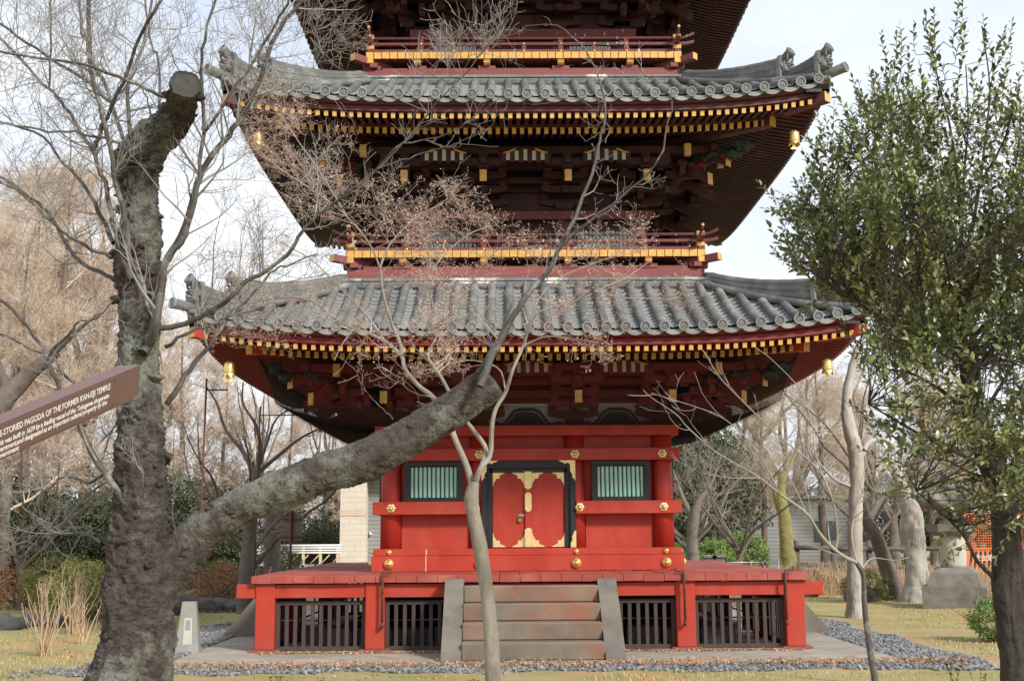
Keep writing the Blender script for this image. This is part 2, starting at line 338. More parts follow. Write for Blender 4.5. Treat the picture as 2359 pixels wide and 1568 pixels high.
def make_roof(S, label):
    A, B = S['A'], S['B']; n = 34 if A > 4.9 else (33 if A > 4.6 else 31); n += n % 2 == 0
    pitch = (2*A-0.36)/(n-1); xs = (np.arange(n)-(n-1)/2)*pitch
    side = MB(); rng = random.Random(7)
    def tmax(x): return min(1.0, (A-max(B, abs(x)))/(A-B))
    for i in range(n-1):                      # concave pan tiles in overlapping courses
        x0, x1 = xs[i]+0.035, xs[i+1]-0.035; nc = 13; q = 7
        rows = []
        dxx = rng.uniform(-.006, .006)
        for c in range(nc):
            for e in (0, 1): rows.append(((c+e*0.985)/nc, 0.038*(1-e)+rng.uniform(-.0025, .0025), dxx))
        V = []
        for t, up, dx in rows:
            for j in range(q):
                s_ = j/(q-1); x = x0+(x1-x0)*s_+dx; tt = min(t, tmax(x)); y, z = rsurf(S, x, tt)
                V.append((x, y, z-0.042*(1-(2*s_-1)**2)+up+0.012))
        F = []; FM = []
        for a in range(len(rows)-1):
            if rows[a][0] > tmax(x0 if abs(x0) < abs(x1) else x1)+0.02: break
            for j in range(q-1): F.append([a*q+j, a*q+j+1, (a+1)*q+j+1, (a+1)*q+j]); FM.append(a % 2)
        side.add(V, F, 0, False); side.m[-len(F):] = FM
        for lay, (dy, dz, ht) in enumerate(((0.0, 0.012, 0.03), (-0.012, -0.022, 0.045))):   # curved front edges of the lowest pans
            V = []
            for j in range(9):
                s_ = j/8; x = x0-0.03+(x1-x0+0.06)*s_; y, z = rsurf(S, x, 0.0); zz = z-0.048*(1-(2*s_-1)**2)+dz
                V += [(x, y+dy, zz+ht*0.5), (x, y+dy, zz-ht*0.6), (x, y+dy+0.12, zz+ht*0.5)]
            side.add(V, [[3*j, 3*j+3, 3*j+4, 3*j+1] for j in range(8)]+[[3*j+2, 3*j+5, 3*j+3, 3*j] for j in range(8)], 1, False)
    for i, x in enumerate(xs):                # round cover tiles
        tm = tmax(x); k = max(2, int(7*tm)); pts = []; rad = []
        for q in range(k):
            ta, tb = tm*q/k, tm*(q+1)/k
            for tt, rr in ((ta, 0.072), (tb-0.004, 0.066)):
                y, z = rsurf(S, x, tt); pts.append((x, y, z+0.035)); rad.append(rr)
        pts[0] = (x, pts[0][1]-0.035, pts[0][2]-0.004)
        if len(pts) > 2: side.tube(pts, rad, 10, 0, caps=False, up=(0, 0, 1))
        end_disc(side, (x, pts[0][1]-0.01, pts[0][2]), (0, -1, -0.12), 0.078, 1, 0)
    # body of the roof under the tiles
    V = []; F = []; nx, ny = 40, 8
    for b in range(ny+1):
        t = b/ny; hw = A-0.02+(B-A)*t
        for a in range(nx+1):
            x = hw*(2*a/nx-1); y, z = rsurf(S, x, t); V.append((x, -hw, z-0.05))
    for b in range(ny):
        for a in range(nx): F.append([b*(nx+1)+a, b*(nx+1)+a+1, (b+1)*(nx+1)+a+1, (b+1)*(nx+1)+a])
    side.add(V, F, 0)
    mb = MB().four(side)
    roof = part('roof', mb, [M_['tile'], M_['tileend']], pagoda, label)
    # top band of flat tiles round the foot of the storey above
    bb = MB(); s1 = MB(); zt = S['zt']
    s1.tube([(x, -B-0.01, zt+0.0) for x in np.linspace(-B-.02, B+.02, 40)], [0.05+0.012*(i % 2) for i in range(40)], 8, 0, up=(0, 0, 1))
    for q in range(4):
        x0 = -B-0.03+q*0.004
        for p in range(18):
            wv = (2*B+0.06)/18; s1.box((x0+wv*(p+0.5)+rng.uniform(-.004, .004), -B+0.02+0.012*(q % 2)+rng.uniform(-.002, .002), zt+0.055+q*0.027), (wv-0.005, 0.12+0.02*(q % 2 == 0), 0.022), 1)
    s1.box((0, -B+0.05, zt+0.10), (2*B, 0.10, 0.12), 0)
    part('roof_top_band', bb.four(s1), [M_['tile'], M_['droppings']], roof)
    # hip ridges with their demon end tiles
    def hip(a):                                # point on the hip at half width a
        t = (A-a)/(A-B); y, z = rsurf(S, a, t); return z
    proto = None
    for k in range(4):
        mb = MB()
        for (a0, a1, h0, h1) in ((B-0.05, A-0.60, 0.155, 0.37), (A-0.62, A-0.12, 0.13, 0.36)):
            N = 16; aa = np.linspace(a0, a1, N); s_ = np.linspace(0, 1, N)
            zz = np.array([hip(max(B, a)) for a in aa])+0.0; HH = h0+(h1-h0)*s_**1.5
            P = np.stack([aa, -aa, zz], 1); nrm = np.array([1, 1, 0])/math.sqrt(2)
            H = 1.0; lay = 6; seg = []
            for q in range(lay):
                wv = 0.125 if q % 2 == 0 else 0.105
                wv *= (1-0.06*q); z0 = H*q/lay; z1 = H*(q+0.86)/lay
                for w_, z_ in ((wv, z0), (wv, z1)): seg.append((w_, z_))
            prof = seg; n2 = len(prof)
            up_ = np.stack([0*HH, 0*HH, HH], 1)
            V = np.concatenate([np.stack([P+nrm*w_+up_*z_ for w_, z_ in prof], 1), np.stack([P-nrm*w_+up_*z_ for w_, z_ in prof[::-1]], 1)], 1)
            kk = V.shape[1]
            i = np.arange(N-1)[:, None]*kk; j = np.arange(kk)[None]; j2 = (j+1) % kk
            mb.add(V.reshape(-1, 3), np.stack([i+j, i+j2, i+kk+j2, i+kk+j], -1).reshape(-1, 4), 0)
            mb.add(V[-1], [list(range(kk))], 0); mb.add(V[0], [list(range(kk))], 0)
            e = np.array([1, -1, 0])/math.sqrt(2)
            for sg in (-1, 1):                 # cover tiles tucked under the ridge
                q_ = 0.15*nrm*sg; PP = P+q_; PP[:, 2] = P[:, 2]+0.02; mb.tube(PP, [0.06+0.006*(i % 2) for i in range(N)], 8, 0, up=(0, 0, 1))
            tp = P+up_+np.array([0, 0, 0.01]); tp = np.concatenate([tp, [tp[-1]+e*0.08+[0, 0, 0.035], tp[-1]+e*0.16+[0, 0, 0.085], tp[-1]+e*0.20+[0, 0, 0.12]]])
            mb.tube(tp, [0.072+0.004*(i % 2) for i in range(N)]+[0.07, 0.078, 0.086], 12, 0, up=(0, 0, 1))
            end_disc(mb, tp[-1], e*0.8+np.array([0, 0, 0.45]), 0.088, 1, 0)
            if a0 > B:                         # corner tile beyond the last ridge
                c0 = np.array([A-0.22, -(A-0.22), hip(A-0.22)+0.045]); c1 = np.array([A+0.20, -(A+0.20), hip(A-0.02)+0.11])
                mb.tube([c0, (c0+c1)/2-[0, 0, .02], c1], [0.075, 0.075, 0.08], 12, 0, up=(0, 0, 1)); end_disc(mb, c1, (1, -1, 0.25), 0.085, 1, 0)
                for sg in (0, 1):
                    pts = [(A-0.1+0.05*q, -(A-0.02)-0.02*q, hip(A-0.1)-0.035+0.018*q+0.02) for q in range(4)]
                    if sg: pts = [(-y, -x, z) for x, y, z in pts]
                    mb.tube(pts, [0.05, 0.045, 0.04, 0.02], 6, 1)
        mb2 = MB(); mb2.merge(mb, lambda V: rotz(V, k))
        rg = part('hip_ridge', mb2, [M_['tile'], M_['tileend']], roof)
        for a1 in (A-0.60, A-0.12):
            if proto is None:
                o = MB()                       # demon tile: slab, brow, snout, jaw, horns, ears; faces +x
                o.poly([(-.17, -.12), (.17, -.12), (.17, .20), (.10, .29), (-.10, .29), (-.17, .20)], -0.02, 0.05, 'yz', 0)
                def blob(c, r, fq=9, sd=1):
                    la = np.linspace(0.12, math.pi-0.12, 9); lo = np.linspace(0, 2*math.pi, 12, endpoint=False)
                    V = np.array([(math.sin(t)*math.cos(f), math.sin(t)*math.sin(f), math.cos(t)) for t in la for f in lo])
                    V = V*(1+0.12*vnoise(V*1.7+sd, 2.0, sd)[:, None]); V = V*np.array(r)+np.array(c)
                    i = np.arange(8)[:, None]*12; j = np.arange(12)[None]; j2 = (j+1) % 12
                    o.add(V, np.stack([i+j, i+j2, i+12+j2, i+12+j], -1).reshape(-1, 4), 1, True)
                    o.add(V[:12], [list(range(12))], 1); o.add(V[-12:], [list(range(12))], 1)
                blob((.07, 0, .08), (.08, .13, .15)); blob((.13, 0, .13), (.06, .10, .035), sd=2); blob((.15, 0, .05), (.06, .05, .045), sd=3)
                blob((.14, 0, -.01), (.06, .08, .022), sd=4); blob((.12, 0, -.07), (.06, .07, .025), sd=5)
                for sg in (-1, 1):
                    blob((.15, sg*.055, .095), (.025, .025, .022), sd=6); blob((.06, sg*.135, .10), (.03, .025, .05), sd=7)
                    blob((.11, sg*.085, .02), (.04, .035, .04), sd=8)
                    o.tube([(.11, sg*.06, .16), (.14, sg*.075, .21), (.15, sg*.08, .27), (.145, sg*.075, .31)], [.028, .022, .014, .004], 7, 0)
                    o.tube([(.17, sg*.04, -.05), (.185, sg*.04, -.02)], [.010, .003], 5, 0)
                proto = o.mesh('ridge_end_tile', [M_['tile'], M_['tile']])
            z = hip(a1)+0.13
            ot = link('ridge_end_tile', proto, roof)
            p = rotz(np.array([[a1+0.02, -(a1+0.02), z+0.03]]), k)[0]
            ot.location = p; ot.rotation_euler = (0, 0, -math.pi/4+k*math.pi/2)
    return roof

def sweep_x(mb, S, sec, m, hw_ref=None, n=28, lf=1.0, endm=None):
    "sweep a closed section [(y, z)...] along x, mitred at the hips and lifted towards the corners"
    a = np.sign(np.linspace(-1, 1, n+1))*np.abs(np.linspace(-1, 1, n+1))**0.75; k = len(sec); V = []
    for s_ in a:
        for y, z in sec:
            V.append((s_*abs(y), y, z+lf*S['L']*min(1.06, abs(s_)*abs(y)/(hw_ref or S['A']))**4))
    i = np.arange(n)[:, None]*k; j = np.arange(k)[None]; j2 = (j+1) % k
    mb.add(V, np.stack([i+j, i+j2, i+k+j2, i+k+j], -1).reshape(-1, 4), m)

def make_eaves(S, red, idx):
    A, kx = S['A'], S['kx']; side = MB(); zf = S['ze']-0.235      # bottom of the fascia = top of the flying rafters
    zw = zf+0.50                                                  # rafter height at the wall
    sweep_x(side, S, [(-(A-0.17), zf), (-(A-0.10), zf+0.008), (-(A-0.115), zf+0.115), (-(A-0.19), zf+0.115)], 0)
    sweep_x(side, S, [(-(A-0.2), zf+0.112), (-(A-0.15), zf+0.117), (-(A-0.075), zf+0.135), (-(A-0.055), zf+0.185), (-(A-0.2), zf+0.185)], 0)
    sweep_x(side, S, [(-(A-0.30), zf+0.185), (-(A-0.015), zf+0.185), (-(A-0.015), zf+0.222), (-(A-0.30), zf+0.222)], 1)
    # ceiling boards over both rows of rafters
    for (ya, za, yb, zb2) in ((-(A-0.05), zf+0.012, -kx+0.02, zf+0.13), (-kx, zf+0.028, -(S['w']-0.1), zw+0.06)):
        n = 24; V = []
        for a in np.linspace(-1, 1, n+1):
            for y, z in ((ya, za), (yb, zb2)):
                V.append((a*abs(y), y, z+S['L']*min(1.06, abs(a)*abs(y)/A)**4))
        side.add(V, [[2*i, 2*i+2, 2*i+3, 2*i+1] for i in range(n)], 2)
    sweep_x(side, S, [(-(kx+0.03), zf-0.0), (-(kx+0.03), zf+0.055), (-(kx-0.05), zf+0.055), (-(kx-0.05), zf-0.0)], 0)
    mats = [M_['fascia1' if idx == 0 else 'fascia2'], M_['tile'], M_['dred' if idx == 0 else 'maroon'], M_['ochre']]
    part('eave_fascia', MB().four(side), mats, pagoda, 'vermilion curved eave board' if idx == 0 else 'maroon curved eave board')
    # rafters: flying row and lower row, every end face gilded
    step = 0.1325 if idx == 0 else 0.1295
    for row in (0, 1):
        side = MB(); n = int((A-0.14)/step)
        for i in range(-n, n+1):
            x = i*step+step*0.5*(row == 1)
            lf = S['L']*min(1.06, abs(x)/A)**4
            if row == 0:
                y0 = -(A-0.09); y1 = -max(kx-0.10, abs(x)+0.05)
                if -y1 > -y0-0.05: continue
                zt0 = zf-0.002+lf; zt1 = zt0+0.13*((-y0)-(-y1))/(A-0.09-kx)*0.85; wd, ht = 0.064, 0.080
            else:
                y0 = -(kx+0.015); y1 = -max(S['w']-0.1, abs(x)+0.05)
                if -y1 > -y0-0.05: continue
                zt0 = zf-0.005+lf; zt1 = zf+(zw-zf)*((-y0)-(-y1))/(kx-S['w'])+lf*0.85; wd, ht = 0.066, 0.098
            side.beam((x, y1, zt1-ht/2), (x, y0, zt0-ht/2), wd, ht, 0, endm=1)
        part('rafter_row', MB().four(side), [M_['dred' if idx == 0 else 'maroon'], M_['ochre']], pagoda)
    # hip rafters at the corners: long upper beam over a shorter lower one, gilded ends, dark cap
    for k in range(4):
        mb = MB(); a0 = S['w']-0.1; tip = A-0.035; zt = zf+S['L']
        mb.beam((a0, -a0, zw-0.05), (tip-0.5, -(tip-0.5), zt-0.045), 0.17, 0.15, 0, endm=0)
        mb.beam((tip-0.56, -(tip-0.56), zt-0.062), (tip, -tip, zt-0.045), 0.17, 0.155, 0, endm=1)
        tl = tip-0.70; mb.beam((a0, -a0, zw-0.22), (tl, -tl, zt-0.185), 0.175, 0.17, 0, endm=1)
        for sg in (0, 1):
            pts = [(tip-0.34, -tip-0.03), (tip+0.03, -tip-0.03), (tip+0.03, -tip+0.09), (tip-0.34, -tip+0.06)]
            if sg: pts = [(-y, -x) for x, y in pts][::-1]
            mb.poly(pts, zt+0.028+0.003*sg, zt+0.075+0.003*sg, 'xy', 2)
        m2 = MB(); m2.merge(mb, lambda V: rotz(V, k))
        part('hip_rafter', m2, [M_[red if idx == 0 else 'fascia2'], M_['ochre'], M_['pewter']], pagoda, 'gold-ended corner beam under the eave')

# --- bracket clusters
def masu(mb, x, y, z, w=0.15, h=0.09, m=0):
    "bearing block: square top, tapered foot"
    V = []
    for zz, q in ((0, 0.66), (h*0.45, 1.0), (h, 1.0)):
        V += [(x-w/2*q, y-w/2*q, z+zz), (x+w/2*q, y-w/2*q, z+zz), (x+w/2*q, y+w/2*q, z+zz), (x-w/2*q, y+w/2*q, z+zz)]
    F = [[3, 2, 1, 0], [8, 9, 10, 11]]+[[4*a+j, 4*a+(j+1) % 4, 4*a+4+(j+1) % 4, 4*a+4+j] for a in (0, 1) for j in range(4)]
    mb.add(V, F, m)
def arm(mb, x, y, z, ln, dirx=True, h=0.13, w=0.10, m=0):
    "boat-shaped bracket arm with rounded lower ends"
    e = ln/2; pts = [(-e, h*0.45), (-e+0.03, h*0.2), (-e+0.10, 0.015), (-e+0.17, 0), (e-0.17, 0), (e-0.10, 0.015), (e-0.03, h*0.2), (e, h*0.45), (e, h), (-e, h)]
    if dirx: mb.poly([(x+a, z+b) for a, b in pts], y-w/2, y+w/2, 'xz', m)
    else: mb.poly([(y+a, z+b) for a, b in pts], x-w/2, x+w/2, 'yz', m)

def bracket(S, s=1.0, diag=False):
    "one cluster facing -y with its column at the origin of x and wall plane at y = 0, base z = 0"
    mb = MB(); st = (S['tail']-S['w'])/4.2
    masu(mb, 0, 0, 0, 0.30, 0.17)
    for k in range(4):
        y = -k*st; z = 0.13+k*0.155
        if k < 3 or True:
            ln = 0.86-0.04*k
            if k < 3: arm(mb, 0, y, z, ln, True, 0.125, 0.10)
            if k > 0: mb.beam((0, 0.05, z+0.03), (0, y-0.16, z+0.03), 0.10, 0.12, 0)
            if k < 3:
                for q in (-1, 0, 1): masu(mb, q*(ln/2-0.085), y, z+0.125, 0.15, 0.085)
    for k in (0, 1):                           # second tier on the wall plane
        arm(mb, 0, 0.0, 0.40+0.25*k, 1.05, True, 0.125, 0.10)
        for q in (-1, 0, 1): masu(mb, q*0.43, 0.0, 0.525+0.25*k, 0.15, 0.085)
    y = -(S['tail']-S['w']); tz = S['tz']-S['zb']
    mb.vbeam((0, 0.1, tz+0.10+0.75), (0, y, tz+0.10), 0.115, 0.195, 0, endm=1)      # sloping tail beam, gilded end
    yy = y+0.22
    masu(mb, 0, yy, tz+0.25, 0.17, 0.10); arm(mb, 0, yy, tz+0.33, 0.84, True, 0.12, 0.10)
    for q in (-1, 0, 1): masu(mb, q*0.33, yy, tz+0.45, 0.15, 0.08)
    mb.beam((0, yy+0.3, tz+0.38), (0, yy-0.17, tz+0.38), 0.10, 0.11, 0, endm=0)
    return mb

def corner_bracket(S):
    b = bracket(S); mb = MB(); mb.merge(b); mb.merge(b, lambda V: np.stack([-V[:, 1], V[:, 0], V[:, 2]], 1))
    st = (S['tail']-S['w'])/4.2; tz = S['tz']-S['zb']; T = S['tail']-S['w']
    # diagonal members
    for k in range(1, 4):
        a = (k+0.4)*st; z = 0.16+k*0.155; mb.beam((0, 0, z), (a, -a, z), 0.12, 0.12, 0); masu(mb, a-0.08, -(a-0.08), z+0.06, 0.17, 0.09)
    # extra outward arms of the sideways clusters crossing at the corner
    for k in range(1, 3):
        a = k*st
        for sg in (0, 1):
            p, q = (np.array([-.1, -a, 0.13+k*0.155+0.06]), np.array([a+0.34, -a, 0.13+k*0.155+0.06]))
            if sg: p, q = np.array([-p[1], -p[0], p[2]]), np.array([-q[1], -q[0], q[2]])
            mb.beam(p, q, 0.10, 0.12, 0); masu(mb, q[0]-(0.08 if not sg else 0), q[1]+(0.08 if sg else 0), q[2]+0.06, 0.16, 0.09)
    d1 = T*0.80; mb.vbeam((0.05, -0.05, tz+0.98), (d1, -d1, tz+0.11), 0.14, 0.20, 0, endm=1)
    d2 = T*0.99; mb.vbeam((0.05, -0.05, tz+1.22), (d2, -d2, tz+0.345), 0.14, 0.20, 0, endm=1)
    # short upright gilded nose block under the eave purlin
    for sg in (0, 1):
        p = np.array([T*0.5, -(T-0.02), tz+0.53]); 
        if sg: p = np.array([-p[1], -p[0], p[2]])
        mb.box(p, (0.11, 0.11, 0.20), 1, 0.008)
    return mb

def lump(mb, c, r, seed, m=0, n=14, amp=0.35, fq=2.2):
    la = np.linspace(0.05, math.pi-0.05, n); lo = np.linspace(0, 2*math.pi, n*2, endpoint=False)
    V = np.array([(math.sin(t)*math.cos(f), math.sin(t)*math.sin(f), math.cos(t)) for t in la for f in lo])
    V = V*(1+amp*vnoise(V+seed, fq, seed)[:, None]+amp*0.5*vnoise(V+seed, fq*3, seed)[:, None])*np.array(r)+np.array(c)
    k = 2*n; i = np.arange(n-1)[:, None]*k; j = np.arange(k)[None]; j2 = (j+1) % k
    mb.add(V, np.stack([i+j, i+j2, i+k+j2, i+k+j], -1).reshape(-1, 4), m, True)

def storey(idx):
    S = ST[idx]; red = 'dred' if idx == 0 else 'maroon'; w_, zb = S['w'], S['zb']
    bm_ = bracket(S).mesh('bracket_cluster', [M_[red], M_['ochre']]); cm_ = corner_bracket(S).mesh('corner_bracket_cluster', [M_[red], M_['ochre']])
    for k in range(4):
        for x in (-S['c'], S['c']):
            o = link('bracket_cluster', bm_, pagoda); p = rotz(np.array([[x, -w_, zb]]), k)[0]; o.location = p; o.rotation_euler = (0, 0, k*math.pi/2)
        o = link('corner_bracket_cluster', cm_, pagoda); p = rotz(np.array([[w_, -w_, zb]]), k)[0]; o.location = p; o.rotation_euler = (0, 0, k*math.pi/2)
    # wall behind the brackets, continuous tie beams, eave purlin, sloping ceiling
    side = MB(); T = S['tail']; tz = S['tz']
    side.box((0, -w_+0.06, zb+0.48), (2*w_+0.02, 0.06, 0.96), 1 if idx == 0 else 0)
    for q, z in enumerate((0.44, 0.62, 0.80)): side.box((0, -w_+0.0, zb+z), (2*w_+0.3+0.02*q, 0.105, 0.12), 0)
    st = (T-w_)/4.2
    for k, z in ((1, 0.50), (2, 0.66)): side.box((0, -w_-k*st, zb+z), (2*(w_+k*st)+0.5, 0.10, 0.11), 0)
    y = -(T-0.22); side.box((0, y, tz+0.585), (2*(-y)+0.36, 0.13, 0.12), 0)
    V = [(-(w_+2*st), -(w_+2*st), zb+0.72), ((w_+2*st), -(w_+2*st), zb+0.72), (-y, y, tz+0.60), (y, y, tz+0.60)]
    side.add(V, [[0, 1, 2, 3]], 0)
    for bx in (-(w_+S['c'])/2, 0, (w_+S['c'])/2):              # white slats with gilded brow curves
        hwid = 0.36; yy = y-0.085; zc = tz+(0.59 if idx == 0 else 0.49)
        for i in range(5): side.box((bx-hwid+hwid*2*(i+0.5)/5, yy, zc-0.012*abs(i-2)), (0.066, 0.02, 0.19-0.03*abs(i-2)), 1)
        for i in range(6): side.box((bx-hwid+hwid*2*i/5, yy-0.01, zc-0.02), (0.070, 0.05, 0.24), 0)
        for sg in (-1, 1):
            side.tube([(bx+sg*0.15, yy-0.045, zc+0.10), (bx+sg*0.20, yy-0.045, zc+0.075), (bx+sg*0.27, yy-0.045, zc+0.045), (bx+sg*0.37, yy-0.045, zc+0.02)], [0.010, 0.018, 0.016, 0.010], 6, 2)
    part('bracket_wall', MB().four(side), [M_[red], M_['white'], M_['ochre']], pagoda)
    # carved beasts holding up the corner rafters
    cb = MB(); rg = random.Random(idx)
    a = T+0.08
    for q in range(9):
        f = q/8; cb_p = (w_+0.6+(a-w_-0.5)*f, -(w_+0.6+(a-w_-0.5)*f), tz+0.40+0.06*math.sin(q*1.7)+0.08*f)
        lump(cb, cb_p, (0.10+0.05*math.sin(q*2.1)**2, 0.10, 0.085), q+idx*20, 0 if q % 3 else 1, 9, 0.6, 3.0)
    cbm = cb.mesh('corner_carving', [M_['dgreen'], M_['dred']])
    for k in range(4):
        o = link('corner_carving', cbm, pagoda); o.rotation_euler = (0, 0, k*math.pi/2); o['label'] = 'dark green carved beast under the corner rafter'
    make_eaves(S, 'red' if idx == 0 else 'maroon', idx)
    names = ['first storey roof, deep, with long tile rows', 'second storey roof, seen nearly edge on', 'third storey roof, only its dark underside in view']
    make_roof(S, names[idx])
for i_ in range(3): storey(i_)

# bird netting stretched round the lowest brackets
side = MB(); PL = [(4.27, 4.46), (4.02, 4.05), (3.90, 3.66), (3.2, 3.53), (2.56, 3.47)]
PLx = np.array(PL); tt_ = np.cumsum([0]+[float(np.linalg.norm(PLx[i+1]-PLx[i])) for i in range(4)])
def netp(f, s_):
    a = np.interp(f*tt_[-1], tt_, PLx[:, 0]); z = np.interp(f*tt_[-1], tt_, PLx[:, 1]); return (s_*a, -a, z+0.24*(1-f)**6*abs(s_)**4)
nl_ = {}
def thread(P, r=0.0016):
    P = np.array(P); n = len(P); nl_.setdefault(n, []).append(P)
for i in range(-138, 139): thread([netp(f, i/138.0) for f in np.linspace(0, 1, 9)])
for f in np.linspace(0, 1, 68): thread([netp(f, s_) for s_ in np.linspace(-1, 1, 13)])
for n_, L_ in nl_.items():
    P = np.stack(L_); N_ = len(P); d_ = P[:, -1]-P[:, 0]; d_ /= np.linalg.norm(d_, axis=1)[:, None]; o1 = np.cross(d_, (0.2, 0.9, 0.4)); o1 /= np.linalg.norm(o1, axis=1)[:, None]; o2 = np.cross(o1, d_); r_ = 0.0019
    V = np.stack([P+(o1*r_)[:, None], P+(o2*r_*.87-o1*r_*.5)[:, None], P-(o2*r_*.87+o1*r_*.5)[:, None]], 2)
    i_ = np.arange(n_-1)[:, None]*3; j_ = np.arange(3)[None]; F_ = np.stack([i_+j_, i_+3+j_, i_+3+(j_+1) % 3, i_+(j_+1) % 3], -1).reshape(-1, 4)
    side.add(V.reshape(-1, 3), (F_[None]+(np.arange(N_)*n_*3)[:, None, None]).reshape(-1, 4), 0)
part('bird_net', MB().four(side), [M_['net']], pagoda)
part('paint_crack', MB().box((-1.66, -2.5515, 1.235), (.010, .004, .24), 0).box((-1.656, -2.5315, 1.418), (.012, .004, .09), 0), [M_['white']], pagoda)
# --- first storey body
w_ = 2.26; C4 = (-2.26, -0.79, 0.79, 2.26)
def perim(xs, w):
    pts = []
    for k in range(4):
        for x in xs[:-1]: pts.append(rotz(np.array([[x, -w, 0]]), k)[0])
    return pts
cmb = MB(); cmb.lathe([(0.176, 1.46), (0.174, 2.4), (0.166, 3.32)], (0, 0, 0), 'z', 28, 0)
cme = cmb.mesh('column', [M_['pillar']])
for p in perim(C4, w_):
    o = link('column', cme, pagoda); o.location = (p[0], p[1], 0)
side = MB()
side.box((0, -w_+0.03, 2.45), (2*w_, 0.06, 2.0), 0)
for x0, x1 in ((-2.26, -0.79), (0.79, 2.26)):              # recessed lower panel with raised border
    xm = (x0+x1)/2; side.box((xm, -w_-0.012, 1.75), (x1-x0-0.36, 0.03, 0.56), 0)
part('wall', MB().four(side), [M_['red']], pagoda)
side = MB(); side.box((0, -2.45, 1.232), (5.10, 0.20, 0.252), 0, 0.008); side.box((0, -2.43, 1.415), (5.04, 0.20, 0.112), 0, 0.008)
side2 = MB()
part('sill_beam', MB().merge(side).merge(side, lambda V: rotz(V, 2)).merge(MB().box((-2.455, 0, 1.230), (0.19, 4.7, 0.248), 0).box((2.455, 0, 1.230), (0.19, 4.7, 0.248), 0).box((-2.435, 0, 1.413), (0.19, 4.66, 0.108), 0).box((2.435, 0, 1.413), (0.19, 4.66, 0.108), 0)), [M_['red']], pagoda)
for k in range(4):
    for nm, zc, h, y, x0, x1 in (('upper_tie_beam', 3.0, 0.20, -2.455, -2.53, 2.53), ('middle_tie_beam', 2.127, 0.21, -2.46, -2.54, -0.80), ('middle_tie_beam', 2.127, 0.21, -2.46, 0.80, 2.54)):
        e = 0.0 if k % 2 == 0 else 0.10
        if x0 < -2: x0 += e
        if x1 > 2: x1 -= e
        mb = MB().box(((x0+x1)/2, y+0.02*(k % 2), zc), (x1-x0, 0.15, h-0.004*(k % 2)), 0, 0.008)
        m2 = MB().merge(mb, lambda V: rotz(V, k)); part(nm, m2, [M_['red']], pagoda)
side = MB(); side.box((0, -2.40, 3.40), (5.04, 0.22, 0.18), 0, 0.006)
part('head_beam', MB().merge(side).merge(side, lambda V: rotz(V, 2)).box((-2.40, 0, 3.40), (0.218, 4.57, 0.176), 0).box((2.40, 0, 3.40), (0.218, 4.57, 0.176), 0), [M_['red']], pagoda)
# frog-leg struts with dark carvings between the brackets
def strut(c1):
    mb = MB()
    out_ = [(-.62, 0), (-.60, .05), (-.50, .075), (-.42, .04), (-.36, .07), (-.30, .17), (-.22, .26), (-.12, .295), (.12, .295), (.22, .26), (.30, .17), (.36, .07), (.42, .04), (.50, .075), (.60, .05), (.62, 0)]
    inn = [(-.36, 0), (-.27, .10), (-.19, .205), (-.10, .235), (.10, .235), (.19, .205), (.27, .10), (.36, 0)]
    mb.poly(out_, 0, 0.05, 'xz', 0)
    mb.poly(inn, -0.012, 0.0, 'xz', 1)
    mb.tube([(x, -0.02, z) for x, z in inn], 0.009, 6, 2)
    for i in range(16):
        rr = random.Random(i*7+3); t = rr.uniform(-.26, .26); mxz = 0.19*(1-abs(t)/0.36)
        lump(mb, (t, -0.02, rr.uniform(0.02, max(0.03, mxz))), (0.045, 0.02, 0.022), i, 3 if i % 2 else 1, 6, 0.5, 3)
    mb.box((0, 0.05, .15), (1.15, 0.02, .30), 4)
    return mb.mesh('frog_leg_strut', [M_[c1], M_['black'], M_['ochre'], M_['dgreen'], M_['white']])
sg_, sb_ = strut('dgreen'), strut('blue')
for k in range(4):
    for x, me, cn in ((-1.525, sg_, 'green'), (0, sb_, 'blue'), (1.525, sg_, 'green')):
        o = link('frog_leg_strut', me, pagoda); o.location = rotz(np.array([[x, -2.30, 3.495]]), k)[0]; o.rotation_euler = (0, 0, k*math.pi/2)
        o['label'] = cn+' edged arched strut framing a dark carving'
